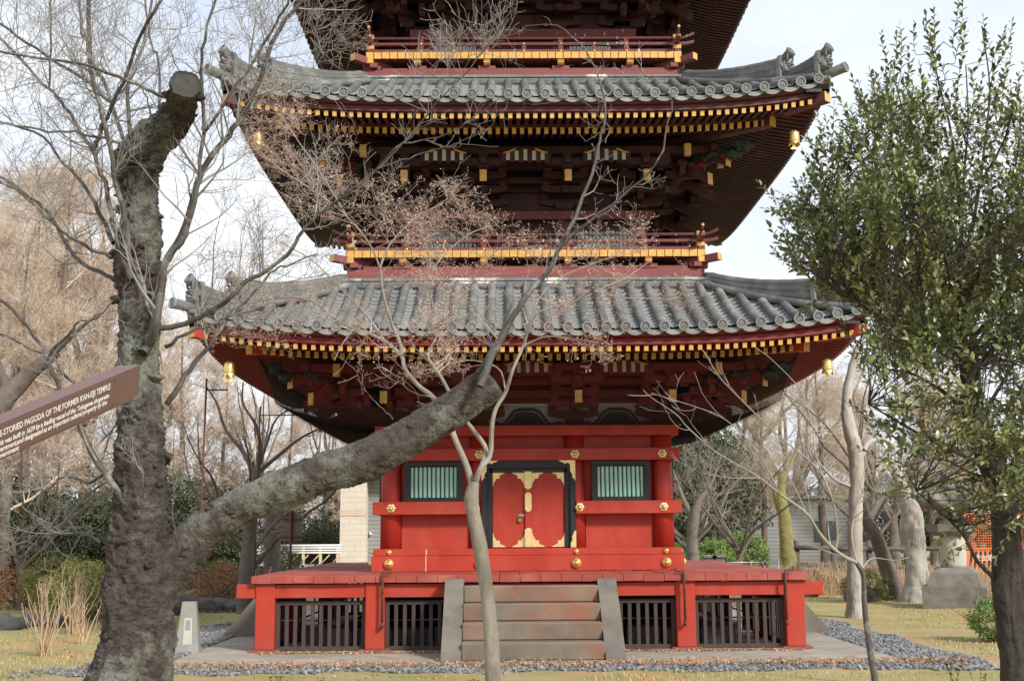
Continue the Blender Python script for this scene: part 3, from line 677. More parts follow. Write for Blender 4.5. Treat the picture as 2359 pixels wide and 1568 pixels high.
# doors
def plate(mb, x, z, sx, sz, a=0.135, b=0.20, y=0.0, m=0, t=0.006):
    "corner fitting with a lobed inner edge; sx, sz = direction it grows"
    pts = [(0, 0), (a*1.4, 0), (a*1.2, .022), (a*.98, .034), (a*.80, .05), (a*.72, .072), (a*.74, .10), (a*.62, .108), (a*.40, .104), (a*.30, .13), (a*.20, .155), (a*.10, .18), (0, b)]
    P = [(x+sx*p, z+sz*q) for p, q in pts]
    mb.poly(P, y-t, y, 'xz', m)
    for fx, fz in ((.25, .08), (.55, .04)): mb.lathe([(0.006, 0), (0.004, 0.004)], (x+sx*fx*a*1.3, y-t, z+sz*fz), 'y', 6, m+1)
for k in range(4):
    def add(name, mb, mats, parent=pagoda, label=None):
        return part(name, MB().merge(mb, lambda V: rotz(V, k)), mats, parent, label)
    dx = 0.02
    fr = MB()
    for x0, x1, y0 in ((-.755, -.665, -2.50), (-.668, -.575, -2.45), (.705, .795, -2.50), (.617, .708, -2.45)):
        fr.box(((x0+x1)/2, (y0-2.28)/2, 2.19), (x1-x0, -2.28-y0, 1.42-0.004*(y0 > -2.48)), 0, 0.004)
    fr.box((0.02, -2.40, 2.835), (1.548, 0.19, 0.126), 0, 0.004); fr.box((0.02, -2.365, 2.74), (1.27, 0.17, 0.07), 0)
    for sx, x in ((1, -.755), (-1, .795)):
        fr.poly([(x, 2.898), (x+sx*.27, 2.898), (x+sx*.24, 2.875), (x+sx*.20, 2.865), (x+sx*.17, 2.838), (x+sx*.14, 2.86), (x+sx*.10, 2.85), (x+sx*.085, 2.82), (x+sx*.085, 2.73), (x+sx*.07, 2.70), (x+sx*.045, 2.66), (x+sx*.055, 2.62), (x+sx*.03, 2.60), (x, 2.56)], -2.512, -2.503, 'xz', 1)
        fr.poly([(x, 1.482), (x+sx*.09, 1.482), (x+sx*.09, 1.56), (x+sx*.06, 1.60), (x+sx*.07, 1.65), (x+sx*.05, 1.69), (x+sx*.03, 1.74), (x, 1.76)], -2.512, -2.503, 'xz', 1)
    frame = add('door_frame', fr, [M_['black'], M_['gold']])
    for sgn, x0, x1 in ((-1, -.575, .012), (1, .012, .617)):
        d = MB(); d.box(((x0+x1)/2, -2.385, 2.10), (x1-x0-0.006, 0.05, 1.235), 0, 0.004)
        dr = add('door', d, [M_['red']], pagoda, 'plain red door leaf with lobed gilded corners')
        xa, xb = x0+0.005, x1-0.005
        if sgn < 0: xb = -0.045
        else: xa = 0.075
        for z, sz in ((1.49, 1), (2.712, -1)):
            for xx_, sx_ in ((xa, 1), (xb, -1)):
                ft = MB(); plate(ft, xx_, z, sx_, sz, 0.155, 0.25, -2.411); add('corner_fitting', ft, [M_['gold'], M_['pewter']], dr)
        if sgn > 0:
            a_ = MB(); a_.box((0.015, -2.43, 2.10), (0.115, 0.045, 1.23), 0, 0.012)
            for z0, z1 in ((1.49, 1.80), (2.06, 2.38), (2.43, 2.72)):
                zz = [(-.058, z0), (.058, z0), (.058, z1-.03), (.03, z1-.008), (0, z1), (-.03, z1-.008), (-.058, z1-.03)] if z0 < 1.6 else \
                     ([(-.058, z1), (.058, z1), (.058, z0+.03), (.03, z0+.008), (0, z0), (-.03, z0+.008), (-.058, z0+.03)] if z0 > 2.4 else
                      [(-.055, z0+.04), (-.03, z0+.01), (0, z0), (.03, z0+.01), (.055, z0+.04), (.055, z1-.04), (.03, z1-.01), (0, z1), (-.03, z1-.01), (-.055, z1-.04)])
                a_.poly([(0.015+p, q) for p, q in zz], -2.462, -2.452, 'xz', 1)
            add('meeting_strip', a_, [M_['red'], M_['gold']], dr)
        elif k == 0:
            lk = MB(); lk.box((-0.10, -2.415, 2.005), (0.10, 0.012, 0.035), 0); lk.box((-0.125, -2.44, 1.925), (0.065, 0.03, 0.065), 1, 0.005)
            lk.tube([(-.145, -2.44, 1.95), (-.145, -2.44, 1.985), (-.135, -2.44, 2.003), (-.115, -2.44, 2.003), (-.105, -2.44, 1.985), (-.105, -2.44, 1.95)], 0.007, 6, 0)
            add('padlock', lk, [M_['steel'], M_['brass']], dr)
    # windows
    for xc in (-1.545, 1.545):
        wf = MB()
        for x in (xc-0.435, xc+0.435): wf.box((x, -2.43, 2.555), (0.09, 0.10, 0.655), 0, 0.004)
        for z in (2.262, 2.850): wf.box((xc, -2.432, z), (0.96, 0.106, 0.075), 0, 0.004)
        wn = add('window', wf, [M_['black']], pagoda, 'square black-framed window with verdigris green bars')
        wb = MB(); wb.box((xc, -2.35, 2.55), (0.80, 0.02, 0.52), 1)
        for i in range(11):
            x = xc+(i-5)*0.0725; wb.poly([(x-.0275, -2.405), (x-.012, -2.43), (x+.012, -2.43), (x+.0275, -2.405), (x, -2.380)], 2.30, 2.80, 'xy', 0)
        add('window_bars', wb, [M_['green'], M_['black']], wn)
# gilded flower studs and round bosses
fl = MB()
for i in range(6):
    a = i*math.pi/3; fl.lathe([(0.036, 0), (0.034, 0.008), (0.020, 0.014), (0.002, 0.015)], (0.042*math.cos(a), 0, 0.042*math.sin(a)), 'y', 10, 0)
fl.lathe([(0.046, 0.0), (0.044, 0.018), (0.026, 0.022), (0.024, 0.036), (0.018, 0.046), (0.002, 0.05)], (0, 0, 0), 'y', 14, 0)
flm = fl.mesh('flower_stud', [M_['gold']])
bo = MB(); bo.lathe([(0.082, 0), (0.082, 0.012), (0.074, 0.035), (0.055, 0.055), (0.030, 0.064), (0.028, 0.072), (0.012, 0.078), (0.002, 0.079)], (0, 0, 0), 'y', 20, 0); bom = bo.mesh('round_boss', [M_['bell']])
for k in range(4):
    for x in C4:
        for nm, me, y, z, sc in (('flower_stud', flm, -2.532, 3.0, 1.0), ('flower_stud', flm, -2.537, 2.127, 1.0), ('round_boss', bom, -2.552, 1.232, 1.0), ('round_boss', bom, -2.532, 1.415, 0.55)):
            if k % 2 == 1 and nm == 'flower_stud': y += 0.02
            if z == 2.127 and abs(x) < 1: x_ = x*1.085
            else: x_ = x
            if abs(x) > 2 and z > 2: x_ = x*0.99
            o = link(nm, me, pagoda); o.location = rotz(np.array([[x_, y, z]]), k)[0]; o.rotation_euler = (0, 0, k*math.pi/2); o.scale = (sc,)*3

# --- upper storey bodies and balconies
def upper(idx):
    S = ST[idx]; w_ = S['w']; G = {1: 6.228, 2: 9.802}[idx]; H = {1: 2.985, 2: 2.73}[idx]; zb = S['zb']
    C = (-w_, -S['c'], S['c'], w_); r = S['cr']
    me = MB().lathe([(r, G), (r*0.98, zb-0.28), (r*0.9, zb-0.14)], (0, 0, 0), 'z', 22, 0).mesh('column', [M_['mrail']])
    for p in perim(C, w_): o = link('column', me, pagoda); o.location = (p[0], p[1], 0)
    side = MB(); side.box((0, -w_+0.03, (G+zb)/2), (2*w_, 0.06, zb-G), 0)
    side.box((0, -w_-0.16, zb-0.075), (2*w_+0.50, 0.20, 0.15), 1, 0.006) if False else None
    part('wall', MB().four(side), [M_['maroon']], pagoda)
    side = MB(); side.box((0, -w_-0.09, zb-0.075), (2*w_+0.46, 0.24, 0.15), 0, 0.006); side.box((0, -w_-0.14, G+0.26), (2*w_+0.50, 0.09, 0.12), 0, 0.005)
    b2 = MB().merge(side).merge(side, lambda V: rotz(V, 2))
    for sx in (-1, 1): b2.box((sx*(w_+0.09), 0, zb-0.077), (0.236, 2*w_-0.06, 0.144), 0); b2.box((sx*(w_+0.14), 0, G+0.258), (0.088, 2*w_+0.18, 0.114), 0)
    part('tie_beam', b2, [M_['mrail']], pagoda)
    for k in range(4):
        for xc in (-(w_+S['c'])/2, (w_+S['c'])/2):
            wf = MB(); hw = (w_-S['c'])/2-r-0.03
            for x in (xc-hw, xc+hw): wf.box((x, -w_-0.03, G+0.52), (0.06, 0.07, 0.40), 0)
            wf.box((xc, -w_-0.032, G+0.70), (2*hw+0.06, 0.074, 0.05), 0)
            wn = part('window', MB().merge(wf, lambda V: rotz(V, k)), [M_['black']], pagoda)
            wb = MB(); nb = int(2*hw/0.07)
            for i in range(nb):
                x = xc-hw+0.04+(i+0.5)*(2*hw-0.08)/nb; wb.box((x, -w_-0.02, G+0.50), (0.05, 0.04, 0.36), 0)
            part('window_bars', MB().merge(wb, lambda V: rotz(V, k)), [M_['green']], wn)
    # plinth standing on the roof below, ledge, bracket noses
    zt = ST[idx-1]['zt']+0.16; side = MB()
    b2 = MB()
    for kk in range(2):
        s1 = MB().box((0, -(H-0.10), (zt+G-0.195)/2), (2*(H-0.02), 0.16, G-0.195-zt), 0, 0.006)
        b2.merge(s1, lambda V: rotz(V, 2*kk))
        b2.box(((H-0.102)*(1-2*kk), 0, (zt+G-0.195)/2), (0.156, 2*(H-0.18), G-0.2-zt), 0)
    part('plinth_beam', b2, [M_['plinth']], pagoda)
    side.box((0, -(H-0.20), G-0.155), (2*(H-0.20)+0.16, 0.16, 0.06), 0, 0.004)
    side.box((0, -(H-0.36), G-0.10), (2*(H-0.36), 0.04, 0.20), 2)
    for x in (-H+0.10, -w_-0.06+0.02, -S['c'], S['c'], w_+0.04, H-0.10):
        if abs(x) < H-0.15 or True: side.box((x, -(H-0.14), G-0.135), (0.30, 0.13, 0.075), 0, 0.004)
    for x in (-w_-0.04, -S['c'], S['c'], w_+0.04):
        side.poly([(-(H-0.30), G-0.10), (-(H-0.02), G-0.10), (-(H+0.01), G-0.07), (-(H-0.01), G-0.045), (-(H+0.01), G-0.02), (-(H-0.02), G), (-(H-0.30), G)], x-0.055, x+0.055, 'yz', 1)
    part('balcony_brackets', MB().four(side), [M_['plinth'], M_['ochre'], M_['void']], pagoda)
    # floor boards with gilded ends
    side = MB(); n = int(round(2*H/0.135)); stp = 2*H/n; rg = random.Random(idx)
    for i in range(n):
        x = -H+stp*(i+0.5); yi = max(w_+0.05, abs(x)-0.02)
        side.beam((x, -min(yi, H-0.05), G+0.06), (x, -H-rg.uniform(0, .006), G+0.06+rg.uniform(-.002, .002)), stp-0.012, 0.112, 0, endm=1)
        side.box((x, -H+0.03, G+0.1185), (stp-0.006, 0.06, 0.004), 1)
    floor = part('balcony_floor', MB().four(side).box((0, 0, G+0.03), (2*H-0.06, 2*H-0.06, 0.05), 0), [M_['mrail'], M_['ochre']], pagoda)
    # diagonal corner beams
    for k in range(4):
        mb = MB().beam((w_, -w_, G-0.045), (H+0.20, -(H+0.20), G-0.045+0.0), 0.12, 0.115, 0, endm=1)
        mb.box((H-0.08, -H+0.0, G-0.05), (0.10, 0.12, 0.10), 1, 0.004)
        mb.box((H-0.0, -(H-0.08), G-0.05), (0.12, 0.10, 0.10), 1, 0.004)
        part('corner_beam', MB().merge(mb, lambda V: rotz(V, k)), [M_['plinth'], M_['ochre']], pagoda)
    # railing, one per side
    for k in range(4):
        rl = MB(); yr = -(H-0.07); ext = 0.30
        rl.box((0, yr, G+0.150), (2*H, 0.09, 0.058), 0, 0.004)
        def rail(z, r0, flat):
            xs = np.concatenate([[-H-ext+0.07, -H-ext+0.15, -H-0.06, -H+0.02], [H-0.02, H+0.06, H+ext-0.15, H+ext-0.07]])
            zs = np.array([0.085, 0.045, 0.008, 0, 0, 0.008, 0.045, 0.085])*(1.0 if not flat else 0.45)
            return np.stack([xs, np.full(8, yr), z+zs], 1)
        rl.tube(rail(G+0.395, 0.024, False), 0.026, 10, 0, up=(0, 0, 1))
        P = rail(G+0.285, 0.02, True); V = []
        for p in P: V += [p+np.array([0, a*0.035, b*0.024]) for a, b in ((-1, -1), (1, -1), (1, 1), (-1, 1))]
        rl.add(V, [[4*i+j, 4*i+(j+1) % 4, 4*i+4+(j+1) % 4, 4*i+4+j] for i in range(7) for j in range(4)]+[[0, 1, 2, 3], [28, 29, 30, 31]], 0)
        for x in (-H-ext+0.066, H+ext-0.066): rl.lathe([(0.027, 0), (0.02, 0.004*(1 if x > 0 else -1))], (x, yr, G+0.481), 'x', 10, 1)
        rail_o = part('railing', MB().merge(rl, lambda V: rotz(V, k)), [M_['mrail'], M_['ochre']], pagoda)
        pm = MB()
        posts = sorted([-w_+0.02, -S['c'], S['c'], w_-0.02]); mids = [-(w_+S['c'])/2, 0, (w_+S['c'])/2, -(w_+H)/2, (w_+H)/2]
        for x in posts:
            pm.box((x, yr, G+0.235), (0.085, 0.075, 0.115), 0, 0.004); pm.box((x, yr, G+0.34), (0.075, 0.065, 0.06), 0); pm.box((x, yr, G+0.372), (0.095, 0.075, 0.022), 0)
        for x in mids[:3]: pm.box((x, yr, G+0.225), (0.07, 0.07, 0.10), 0, 0.004)
        part('railing_post', MB().merge(pm, lambda V: rotz(V, k)), [M_['mrail']], rail_o)
        if k != 2:
            if 'railing_stud' not in M_: M_['railing_stud'] = MB().lathe([(0.026, 0), (0.022, 0.008), (0.008, 0.012), (0.002, 0.018)], (0, 0, 0), 'y', 10, 0).mesh('railing_stud', [M_['bell']])
            for x in posts+mids[:3]:
                for dy, dz in ((-.036, .285), (-.046, .150)):
                    o = link('railing_stud', M_['railing_stud'], rail_o); o.location = rotz(np.array([[x, yr+dy, G+dz]]), k)[0]; o.rotation_euler = (0, 0, k*math.pi/2)
        pc = MB(); x = H-0.07
        pc.box((x, -x, G+0.27), (0.10, 0.10, 0.30), 0, 0.004)
        pc.box((x, -x, G+0.40), (0.135, 0.135, 0.075), 1, 0.006); pc.box((x, -x, G+0.215), (0.135, 0.135, 0.07), 1, 0.006)
        part('corner_post', MB().merge(pc, lambda V: rotz(V, k)), [M_['mrail'], M_['ochre']], rail_o)
upper(1); upper(2)
# short stub of the fourth storey so the third roof is closed
mb = MB().box((0, 0, 13.2), (5.2, 5.2, 0.6), 0, 0.02); part('upper_stub', mb, [M_['plinth']], pagoda)
mb = MB(); zz = ST[0]['zt']
for q in ST: mb.box((0, 0, q['zt']-0.35), (2*q['B']-0.3, 2*q['B']-0.3, 0.9), 0)
part('roof_core', mb, [M_['void']], pagoda)

# --- deck and podium
dk = MB(); rg = random.Random(3); Hd = 4.155; n = 27; stp = 2*Hd/n
for k in range(4):
    s1 = MB()
    for i in range(n):
        x = -Hd+stp*(i+0.5); yi = max(2.3, abs(x)-0.10); dz = rg.uniform(-.004, .004)
        s1.box((x, -(Hd+yi)/2, 1.05+dz), (stp-0.005, Hd-yi+rg.uniform(0, .012), 0.105), 0, 0.004)
    dk.merge(s1, lambda V: rotz(V, k))
part('deck_boards', dk, [M_['deckred']], pagoda)
mb = MB()
for kk in range(2):
    s1 = MB().box((0, -3.99, 0.88), (8.78, 0.15, 0.20), 0, 0.006); mb.merge(s1, lambda V: rotz(V, 2*kk))
    s1 = MB().box((0, -3.97, 0.882), (8.74, 0.15, 0.19), 0, 0.006)
    mb.merge(s1, lambda V: rotz(V, 1+2*kk)) if False else mb.box(((3.97)*(1-2*kk), 0, 0.878), (0.15, 7.6, 0.19), 0)
part('deck_edge_beam', mb, [M_['red']], pagoda)
pm = MB().box((0, 0, 0.515), (0.285, 0.285, 0.97), 0, 0.012).box((0, 0, 0.015), (0.44, 0.44, 0.035), 1, 0.006)
pme = pm.mesh('podium_post', [M_['red'], M_['plinth']])
for p in perim((-3.955, -2.32, 2.32, 3.955), 3.955):
    o = link('podium_post', pme, pagoda); o.location = (p[0], p[1], 0)
def lattice(x0, x1, k):
    mb = MB(); y = -3.93
    for z in (0.035, 0.70): mb.box(((x0+x1)/2, y, z), (x1-x0, 0.07, 0.06), 0, 0.003)
    for x in (x0+0.03, x1-0.03): mb.box((x, y-0.003, 0.37), (0.06, 0.07, 0.73), 0, 0.003)
    n = max(3, int(round((x1-x0)/0.135)))-1
    for i in range(n): mb.box((x0+0.03+(x1-x0-0.06)*(i+1)/(n+1), y, 0.37), (0.055, 0.05, 0.62), 0, 0.003)
    part('lattice_panel', MB().merge(mb, lambda V: rotz(V, k)), [M_['lattice']], pagoda)
for k in range(4):
    for x0, x1 in ((-3.81, -2.465), (-2.175, -1.20), (1.20, 2.175), (2.465, 3.81)): lattice(x0, x1, k)
mb = MB(); s1 = MB()
s1.tube([(-3.8, -3.55, 0.42), (3.8, -3.55, 0.42)], 0.014, 6, 0); s1.tube([(-3.75, -3.2, 0.42), (-3.75, -3.2, 0.02)], 0.014, 6, 0)
part('inner_pipe', mb.four(s1), [M_['steel']], pagoda)
mb = MB(); s1 = MB()
for i in range(11): s1.box((-3.0+i*0.6+rg.uniform(-.03, .03), -2.9+rg.uniform(-.05, .05), 0.13), (0.54, 0.35, 0.26+rg.uniform(-.04, .04)), 0, 0.02)
part('foundation_stones', mb.four(s1), [M_['found']], pagoda)
part('dark_core', MB().box((0, 0, 0.6), (5.0, 5.0, 1.1), 0), [M_['void']], pagoda)
for x, y, sg in ((-2.20, -4.19, 1), (2.29, -4.19, -1), (3.80, -4.19, 1), (-4.19, -2.6, 1), (-4.19, 2.2, 1), (4.19, 2.5, 1), (4.19, -1.2, 1)):
    pi = MB(); a = (sg, 0) if abs(y) > 4.1 else (0, sg)
    pi.tube([(x+a[0]*0.12, y+a[1]*0.12, 1.20), (x+a[0]*0.12, y+a[1]*0.12, 1.15), (x, y, 1.14), (x, y, 1.05), (x, y, 0.42)], [0.022, 0.022, 0.02, 0.02, 0.018], 8, 0)
    pi.tube([(x, y, 0.86), (x, y, 0.89)], 0.028, 8, 0); pi.tube([(x, y, 0.42), (x, y, 0.37), (x+(0.05 if abs(y) < 4.1 else 0), y+(0.05 if abs(y) > 4.1 else 0), 0.36)], 0.026, 8, 0)
    part('drain_pipe', pi, [M_['rust']], pagoda)

# ================================================================= WIND BELLS (hang from the hip rafters: things of their own)
bl = MB(); bl.lathe([(0.004, 0.19), (0.035, 0.185), (0.06, 0.165), (0.074, 0.13), (0.078, 0.07), (0.076, 0.03), (0.080, 0.0)], (0, 0, 0), 'z', 24, 0)
for i in range(6):                                     # petal shaped rim
    a = i*math.pi/3; V = []
    for t, rr, h in ((-.5, .080, 0), (0, .081, 0), (.5, .080, 0), (-.36, .088, -.03), (0, .092, -.035), (.36, .088, -.03), (0, .10, -.062)):
        b = a+t*math.pi/3; V.append((rr*math.cos(b), rr*math.sin(b), h))
    bl.add(V, [[0, 1, 4, 3], [1, 2, 5, 4], [3, 4, 6], [4, 5, 6]], 0, True)
for h in (0.145, 0.05): bl.lathe([(0.072 if h > .1 else .0775, h-.005), (0.080 if h > .1 else .084, h), (0.072 if h > .1 else .0775, h+.005)], (0, 0, 0), 'z', 24, 0)
bell_me = bl.mesh('bell_body', [M_['bell']])
hk = MB().tube([(0, 0, 0.18), (0.012, 0, 0.20), (0, 0, 0.22), (0, 0, 0.42)], 0.004, 6, 0); hook_me = hk.mesh('hook', [M_['pewter']])
cp = MB().tube([(0, 0, 0.10), (0, 0, -0.06)], 0.003, 5, 0)
cp.poly([(-.012, -.05), (.012, -.05), (.03, -.085), (.075, -.115), (.04, -.125), (0, -.12), (-.04, -.125), (-.075, -.115), (-.03, -.085)], -0.002, 0.002, 'xz', 0)
clap_me = cp.mesh('wind_catcher', [M_['bell']])
bells = [((-4.5, -4.5, 4.105), 'gilded wind bell under the near left corner of the lowest roof', 0), ((4.5, -4.5, 4.10), 'gilded wind bell under the near right corner of the lowest roof', 0),
         ((-4.5, 4.5, 4.10), 'dark gilded wind bell far left behind, above the sloping limb', 0), ((4.5, 4.5, 4.10), 'gilded wind bell behind at the far right corner of the lowest roof', 0),
         ((-4.23, -4.23, 7.80), 'gilded wind bell behind twigs under the near left corner of the second roof', 0), ((4.23, -4.23, 7.78), 'gilded wind bell against the sky under the near right corner of the second roof', 0)]
for i, (p, lb, _) in enumerate(bells):
    t = thing('wind_bell', lb, 'bell', p, 'gilded wind bells on the roof corners'); t.rotation_euler = (0, 0, i*0.5)
    link('bell_body', bell_me, t); link('hook', hook_me, t); c_ = link('wind_catcher', clap_me, t); c_.rotation_euler = (0, 0, -i*0.5+random.Random(i).uniform(-.5, .5))
# ================================================================= GROUND
M_['lawn'] = mat('winter_lawn', (0.24, 0.245, 0.07), (0.42, 0.32, 0.175), 0.9, 0.95, bump=0.6, bscale=30, bdist=0.03, c3=(0.46, 0.25, 0.12), s3=0.6, t3=(0.50, 0.64))
M_['gravelbed'] = mat('gravel_bed', (0.14, 0.145, 0.15), (0.22, 0.20, 0.17), 20, 0.95, bump=0.5, bscale=60)
M_['slate'] = mat('slate_chip', (0.27, 0.275, 0.275), (0.17, 0.175, 0.18), 4, 0.75, island=0.45)
M_['leaf'] = mat('dry_leaf', (0.42, 0.19, 0.085), (0.50, 0.30, 0.16), 8, 0.8, island=0.4)
M_['grass'] = mat('grass_blade', (0.29, 0.30, 0.08), (0.50, 0.38, 0.21), 0.8, 0.8, island=0.4)
def _ground():
    # ground sheet rising gently far behind, from well in front of the camera to the horizon
    xs = np.concatenate([np.linspace(-600, -60, 10), np.linspace(-50, 50, 81), np.linspace(60, 600, 10)])
    ys = np.concatenate([np.linspace(-120, -40, 5), np.linspace(-32, 45, 78), np.linspace(60, 900, 12)])
    X, Y = np.meshgrid(xs, ys); P = np.stack([X.ravel(), Y.ravel(), np.zeros(X.size)], 1)
    inner = np.clip((np.maximum(np.abs(P[:, 0])-6.5, np.abs(P[:, 1]+0.5)-7.5))/3.0, 0, 1)
    P[:, 2] = -0.018+0.05*vnoise(P, 0.35, 4)*inner+0.025*vnoise(P, 1.1, 5)*inner
    n, k = len(ys), len(xs)
    F = np.array([[a*k+b, a*k+b+1, (a+1)*k+b+1, (a+1)*k+b] for a in range(n-1) for b in range(k-1)])
    mb = MB().add(P, F, 0, True); struct('ground', mb, [M_['lawn']])
_ground()
def ground_z(x, y):
    P = np.array([[x, y, 0.0]]); q = min(1, max(0, max(abs(x)-6.5, abs(y+0.5)-7.5)/3.0))
    return float(-0.018+0.05*vnoise(P, 0.35, 4)[0]*q+0.025*vnoise(P, 1.1, 5)[0]*q)
mb = MB().box((0, 0, -0.10), (10.0, 11.7, 0.20), 0, 0.015); 
def _apron():
    mt = M_['apron']; n = mt.node_tree.nodes; l = mt.node_tree.links.new; b = n['Principled BSDF']
    br = n.new('ShaderNodeTexBrick'); br.inputs['Scale'].default_value = 1.0; br.inputs['Mortar Size'].default_value = 0.008
    br.inputs['Brick Width'].default_value = 0.62; br.inputs['Row Height'].default_value = 0.62; br.offset = 0
    br.inputs['Color1'].default_value = (1, 1, 1, 1); br.inputs['Color2'].default_value = (0.86, 0.86, 0.86, 1); br.inputs['Mortar'].default_value = (0.45, 0.45, 0.42, 1)
    tcn = n.new('ShaderNodeTexCoord'); mpn = n.new('ShaderNodeMapping'); mpn.inputs['Rotation'].default_value = (0, 0, R(45))
    l(tcn.outputs['Object'], mpn.inputs[0]); l(mpn.outputs[0], br.inputs['Vector'])
    mu = n.new('ShaderNodeMixRGB'); mu.blend_type = 'MULTIPLY'; mu.inputs[0].default_value = 1
    src = b.inputs['Base Color'].links[0].from_socket; l(src, mu.inputs[1]); l(br.outputs[0], mu.inputs[2]); l(mu.outputs[0], b.inputs['Base Color'])
_apron()
struct('stone_apron', mb, [M_['apron']])
mb = MB(); P = [(5.9*math.cos(a)/max(abs(math.cos(a)), abs(math.sin(a)))*(1+.02*math.sin(9*a)), -0.05+6.45*math.sin(a)/max(abs(math.cos(a)), abs(math.sin(a)))*(1+.012*math.sin(17*a+1))) for a in np.linspace(0, 2*math.pi, 160, endpoint=False)]; mb.add([(x, y, -0.014) for x, y in P], [list(range(160))], 0); struct('gravel_strip', mb, [M_['gravelbed']])

def chips(n, fn, size, mt, name, label, seed, flat=0.45):
    rg = np.random.default_rng(seed); P = fn(rg, n); n = len(P)
    base = np.array([(x, y, z) for z in (-.5, .5) for y in (-.5, .5) for x in (-.5, .5)])
    V = base[None]*(1+rg.uniform(-.35, .35, (n, 8, 3)))*np.array([1, 0.7, flat])*rg.uniform(*size, (n, 1, 1))
    a = rg.uniform(0, 6.28, n); tl = rg.normal(0, .3, n); c, s_ = np.cos(a)[:, None], np.sin(a)[:, None]
    V[:, :, 2] += V[:, :, 0]*np.tan(tl)[:, None]
    x = c*V[:, :, 0]-s_*V[:, :, 1]; y = s_*V[:, :, 0]+c*V[:, :, 1]; V[:, :, 0] = x; V[:, :, 1] = y
    V += P[:, None]
    F = np.array([(0, 2, 3, 1), (4, 5, 7, 6), (0, 1, 5, 4), (2, 6, 7, 3), (0, 4, 6, 2), (1, 3, 7, 5)])
    mb = MB().add(V.reshape(-1, 3), (F[None]+8*np.arange(n)[:, None, None]).reshape(-1, 4), 0)
    o = part(name, mb, [mt], None); tag(o, label, name.split('_')[-1] if name != 'slate_gravel' else 'gravel', kind='stuff'); return o
def band(rg, n):
    x = rg.uniform(-6.6, 6.15, n); y = rg.uniform(-7.0, 3.0, n)
    edge = 0.12*np.sin(x*2.1)+0.1*np.sin(x*5.3+1); front = (y < -5.87) & (y > -6.75+edge)
    sidem = ((np.abs(x) > 5.02) & (np.abs(x) < 5.95+0.12*np.sin(y*2)) & (y > -6.9))
    front &= (y < -5.98) & (rg.random(n) < 0.30+0.55*(vnoise(np.stack([x, y, 0*x], 1), 1.6, 31) > -0.15)); k = (front & (x < 5.6)) | sidem
    return np.stack([x, y, rg.uniform(-.012, .008, n)], 1)[k]
chips(62000, band, (0.025, 0.06), M_['slate'], 'slate_gravel', 'blue grey slate chips round the paved apron', 1)
def leaves(n, fn, mt, name, label, cat, seed, size=(0.03, 0.06)):
    rg = np.random.default_rng(seed); P = fn(rg, n); n = len(P)
    base = np.array([(-.5, 0, 0), (0, -.28, .08), (.5, 0, .02), (0, .28, .1)])
    s_ = rg.uniform(*size, (n, 1, 1)); V = base[None]*s_*(1+rg.uniform(-.3, .3, (n, 4, 3)))
    a = rg.uniform(0, 6.28, n)[:, None]; t = rg.normal(0, .5, n)[:, None]
    x = V[:, :, 0]*np.cos(t)-V[:, :, 2]*np.sin(t); z = V[:, :, 0]*np.sin(t)+V[:, :, 2]*np.cos(t); y = V[:, :, 1]
    V = np.stack([x*np.cos(a)-y*np.sin(a), x*np.sin(a)+y*np.cos(a), z], 2)+P[:, None]
    F = np.arange(4*n).reshape(n, 4)
    o = part(name, MB().add(V.reshape(-1, 3), F, 0), [mt], None); tag(o, label, cat, kind='stuff'); return o
def lf(rg, n):
    a = int(n*.19); x = rg.uniform(-6, 5.8, a); y = -6.02+rg.normal(0, .22, a)
    p1 = np.stack([x, y, rg.uniform(0.0, .04, a)], 1); p1 = p1[(y > -6.6)]
    b = int(n*.71); x = rg.uniform(-16, 14, b); y = rg.uniform(-9, 14, b); k = (np.maximum(np.abs(x)-6.2, np.abs(y)-7) > 0) & (vnoise(np.stack([x, y, 0*x], 1), 0.4, 9) > -0.1*(x < 0)+0.15*(x > 0)); 
    p2 = np.stack([x, y, np.full(b, 0.0)], 1)[k]
    c = n-a-b; x = rg.uniform(-4, 4, c); y = -4.2-np.abs(rg.normal(0, .12, c)); p3 = np.stack([x, y, np.full(c, 0.012)], 1)
    return np.concatenate([p1, p2, p3])
leaves(26000, lf, M_['leaf'], 'fallen_leaves', 'scattered dry orange brown leaves on the lawn and along the paving edge', 'leaves', 2)
def blades():
    rg = np.random.default_rng(5); n = 150000; x = rg.uniform(-16, 15, n); y = rg.uniform(-9.5, 16, n)
    k = (np.maximum(np.abs(x)-6.15, np.abs(y+0.2)-6.9) > 0); x, y = x[k], y[k]
    P = np.stack([x, y, 0*x], 1); k = vnoise(P, 0.7, 21)+0.6*vnoise(P, 2.5, 22) > -0.35; P = P[k]; n = len(P)
    P[:, 2] = -0.018+0.05*vnoise(P, 0.35, 4)
    h = rg.uniform(.02, .055, n); a = rg.uniform(0, 6.28, n); w_ = 0.006
    d = np.stack([np.cos(a), np.sin(a), 0*a], 1); q = np.stack([-np.sin(a), np.cos(a), 0*a], 1)
    V = np.stack([P-d*w_, P+d*w_, P+q*(h*.6)[:, None]+np.array([0, 0, 1])*h[:, None]], 1)
    o = part('grass', MB().add(V.reshape(-1, 3), np.arange(3*n).reshape(n, 3), 0), [M_['grass']], None); tag(o, 'short yellow green winter grass round the pagoda', 'grass', kind='stuff')
blades()

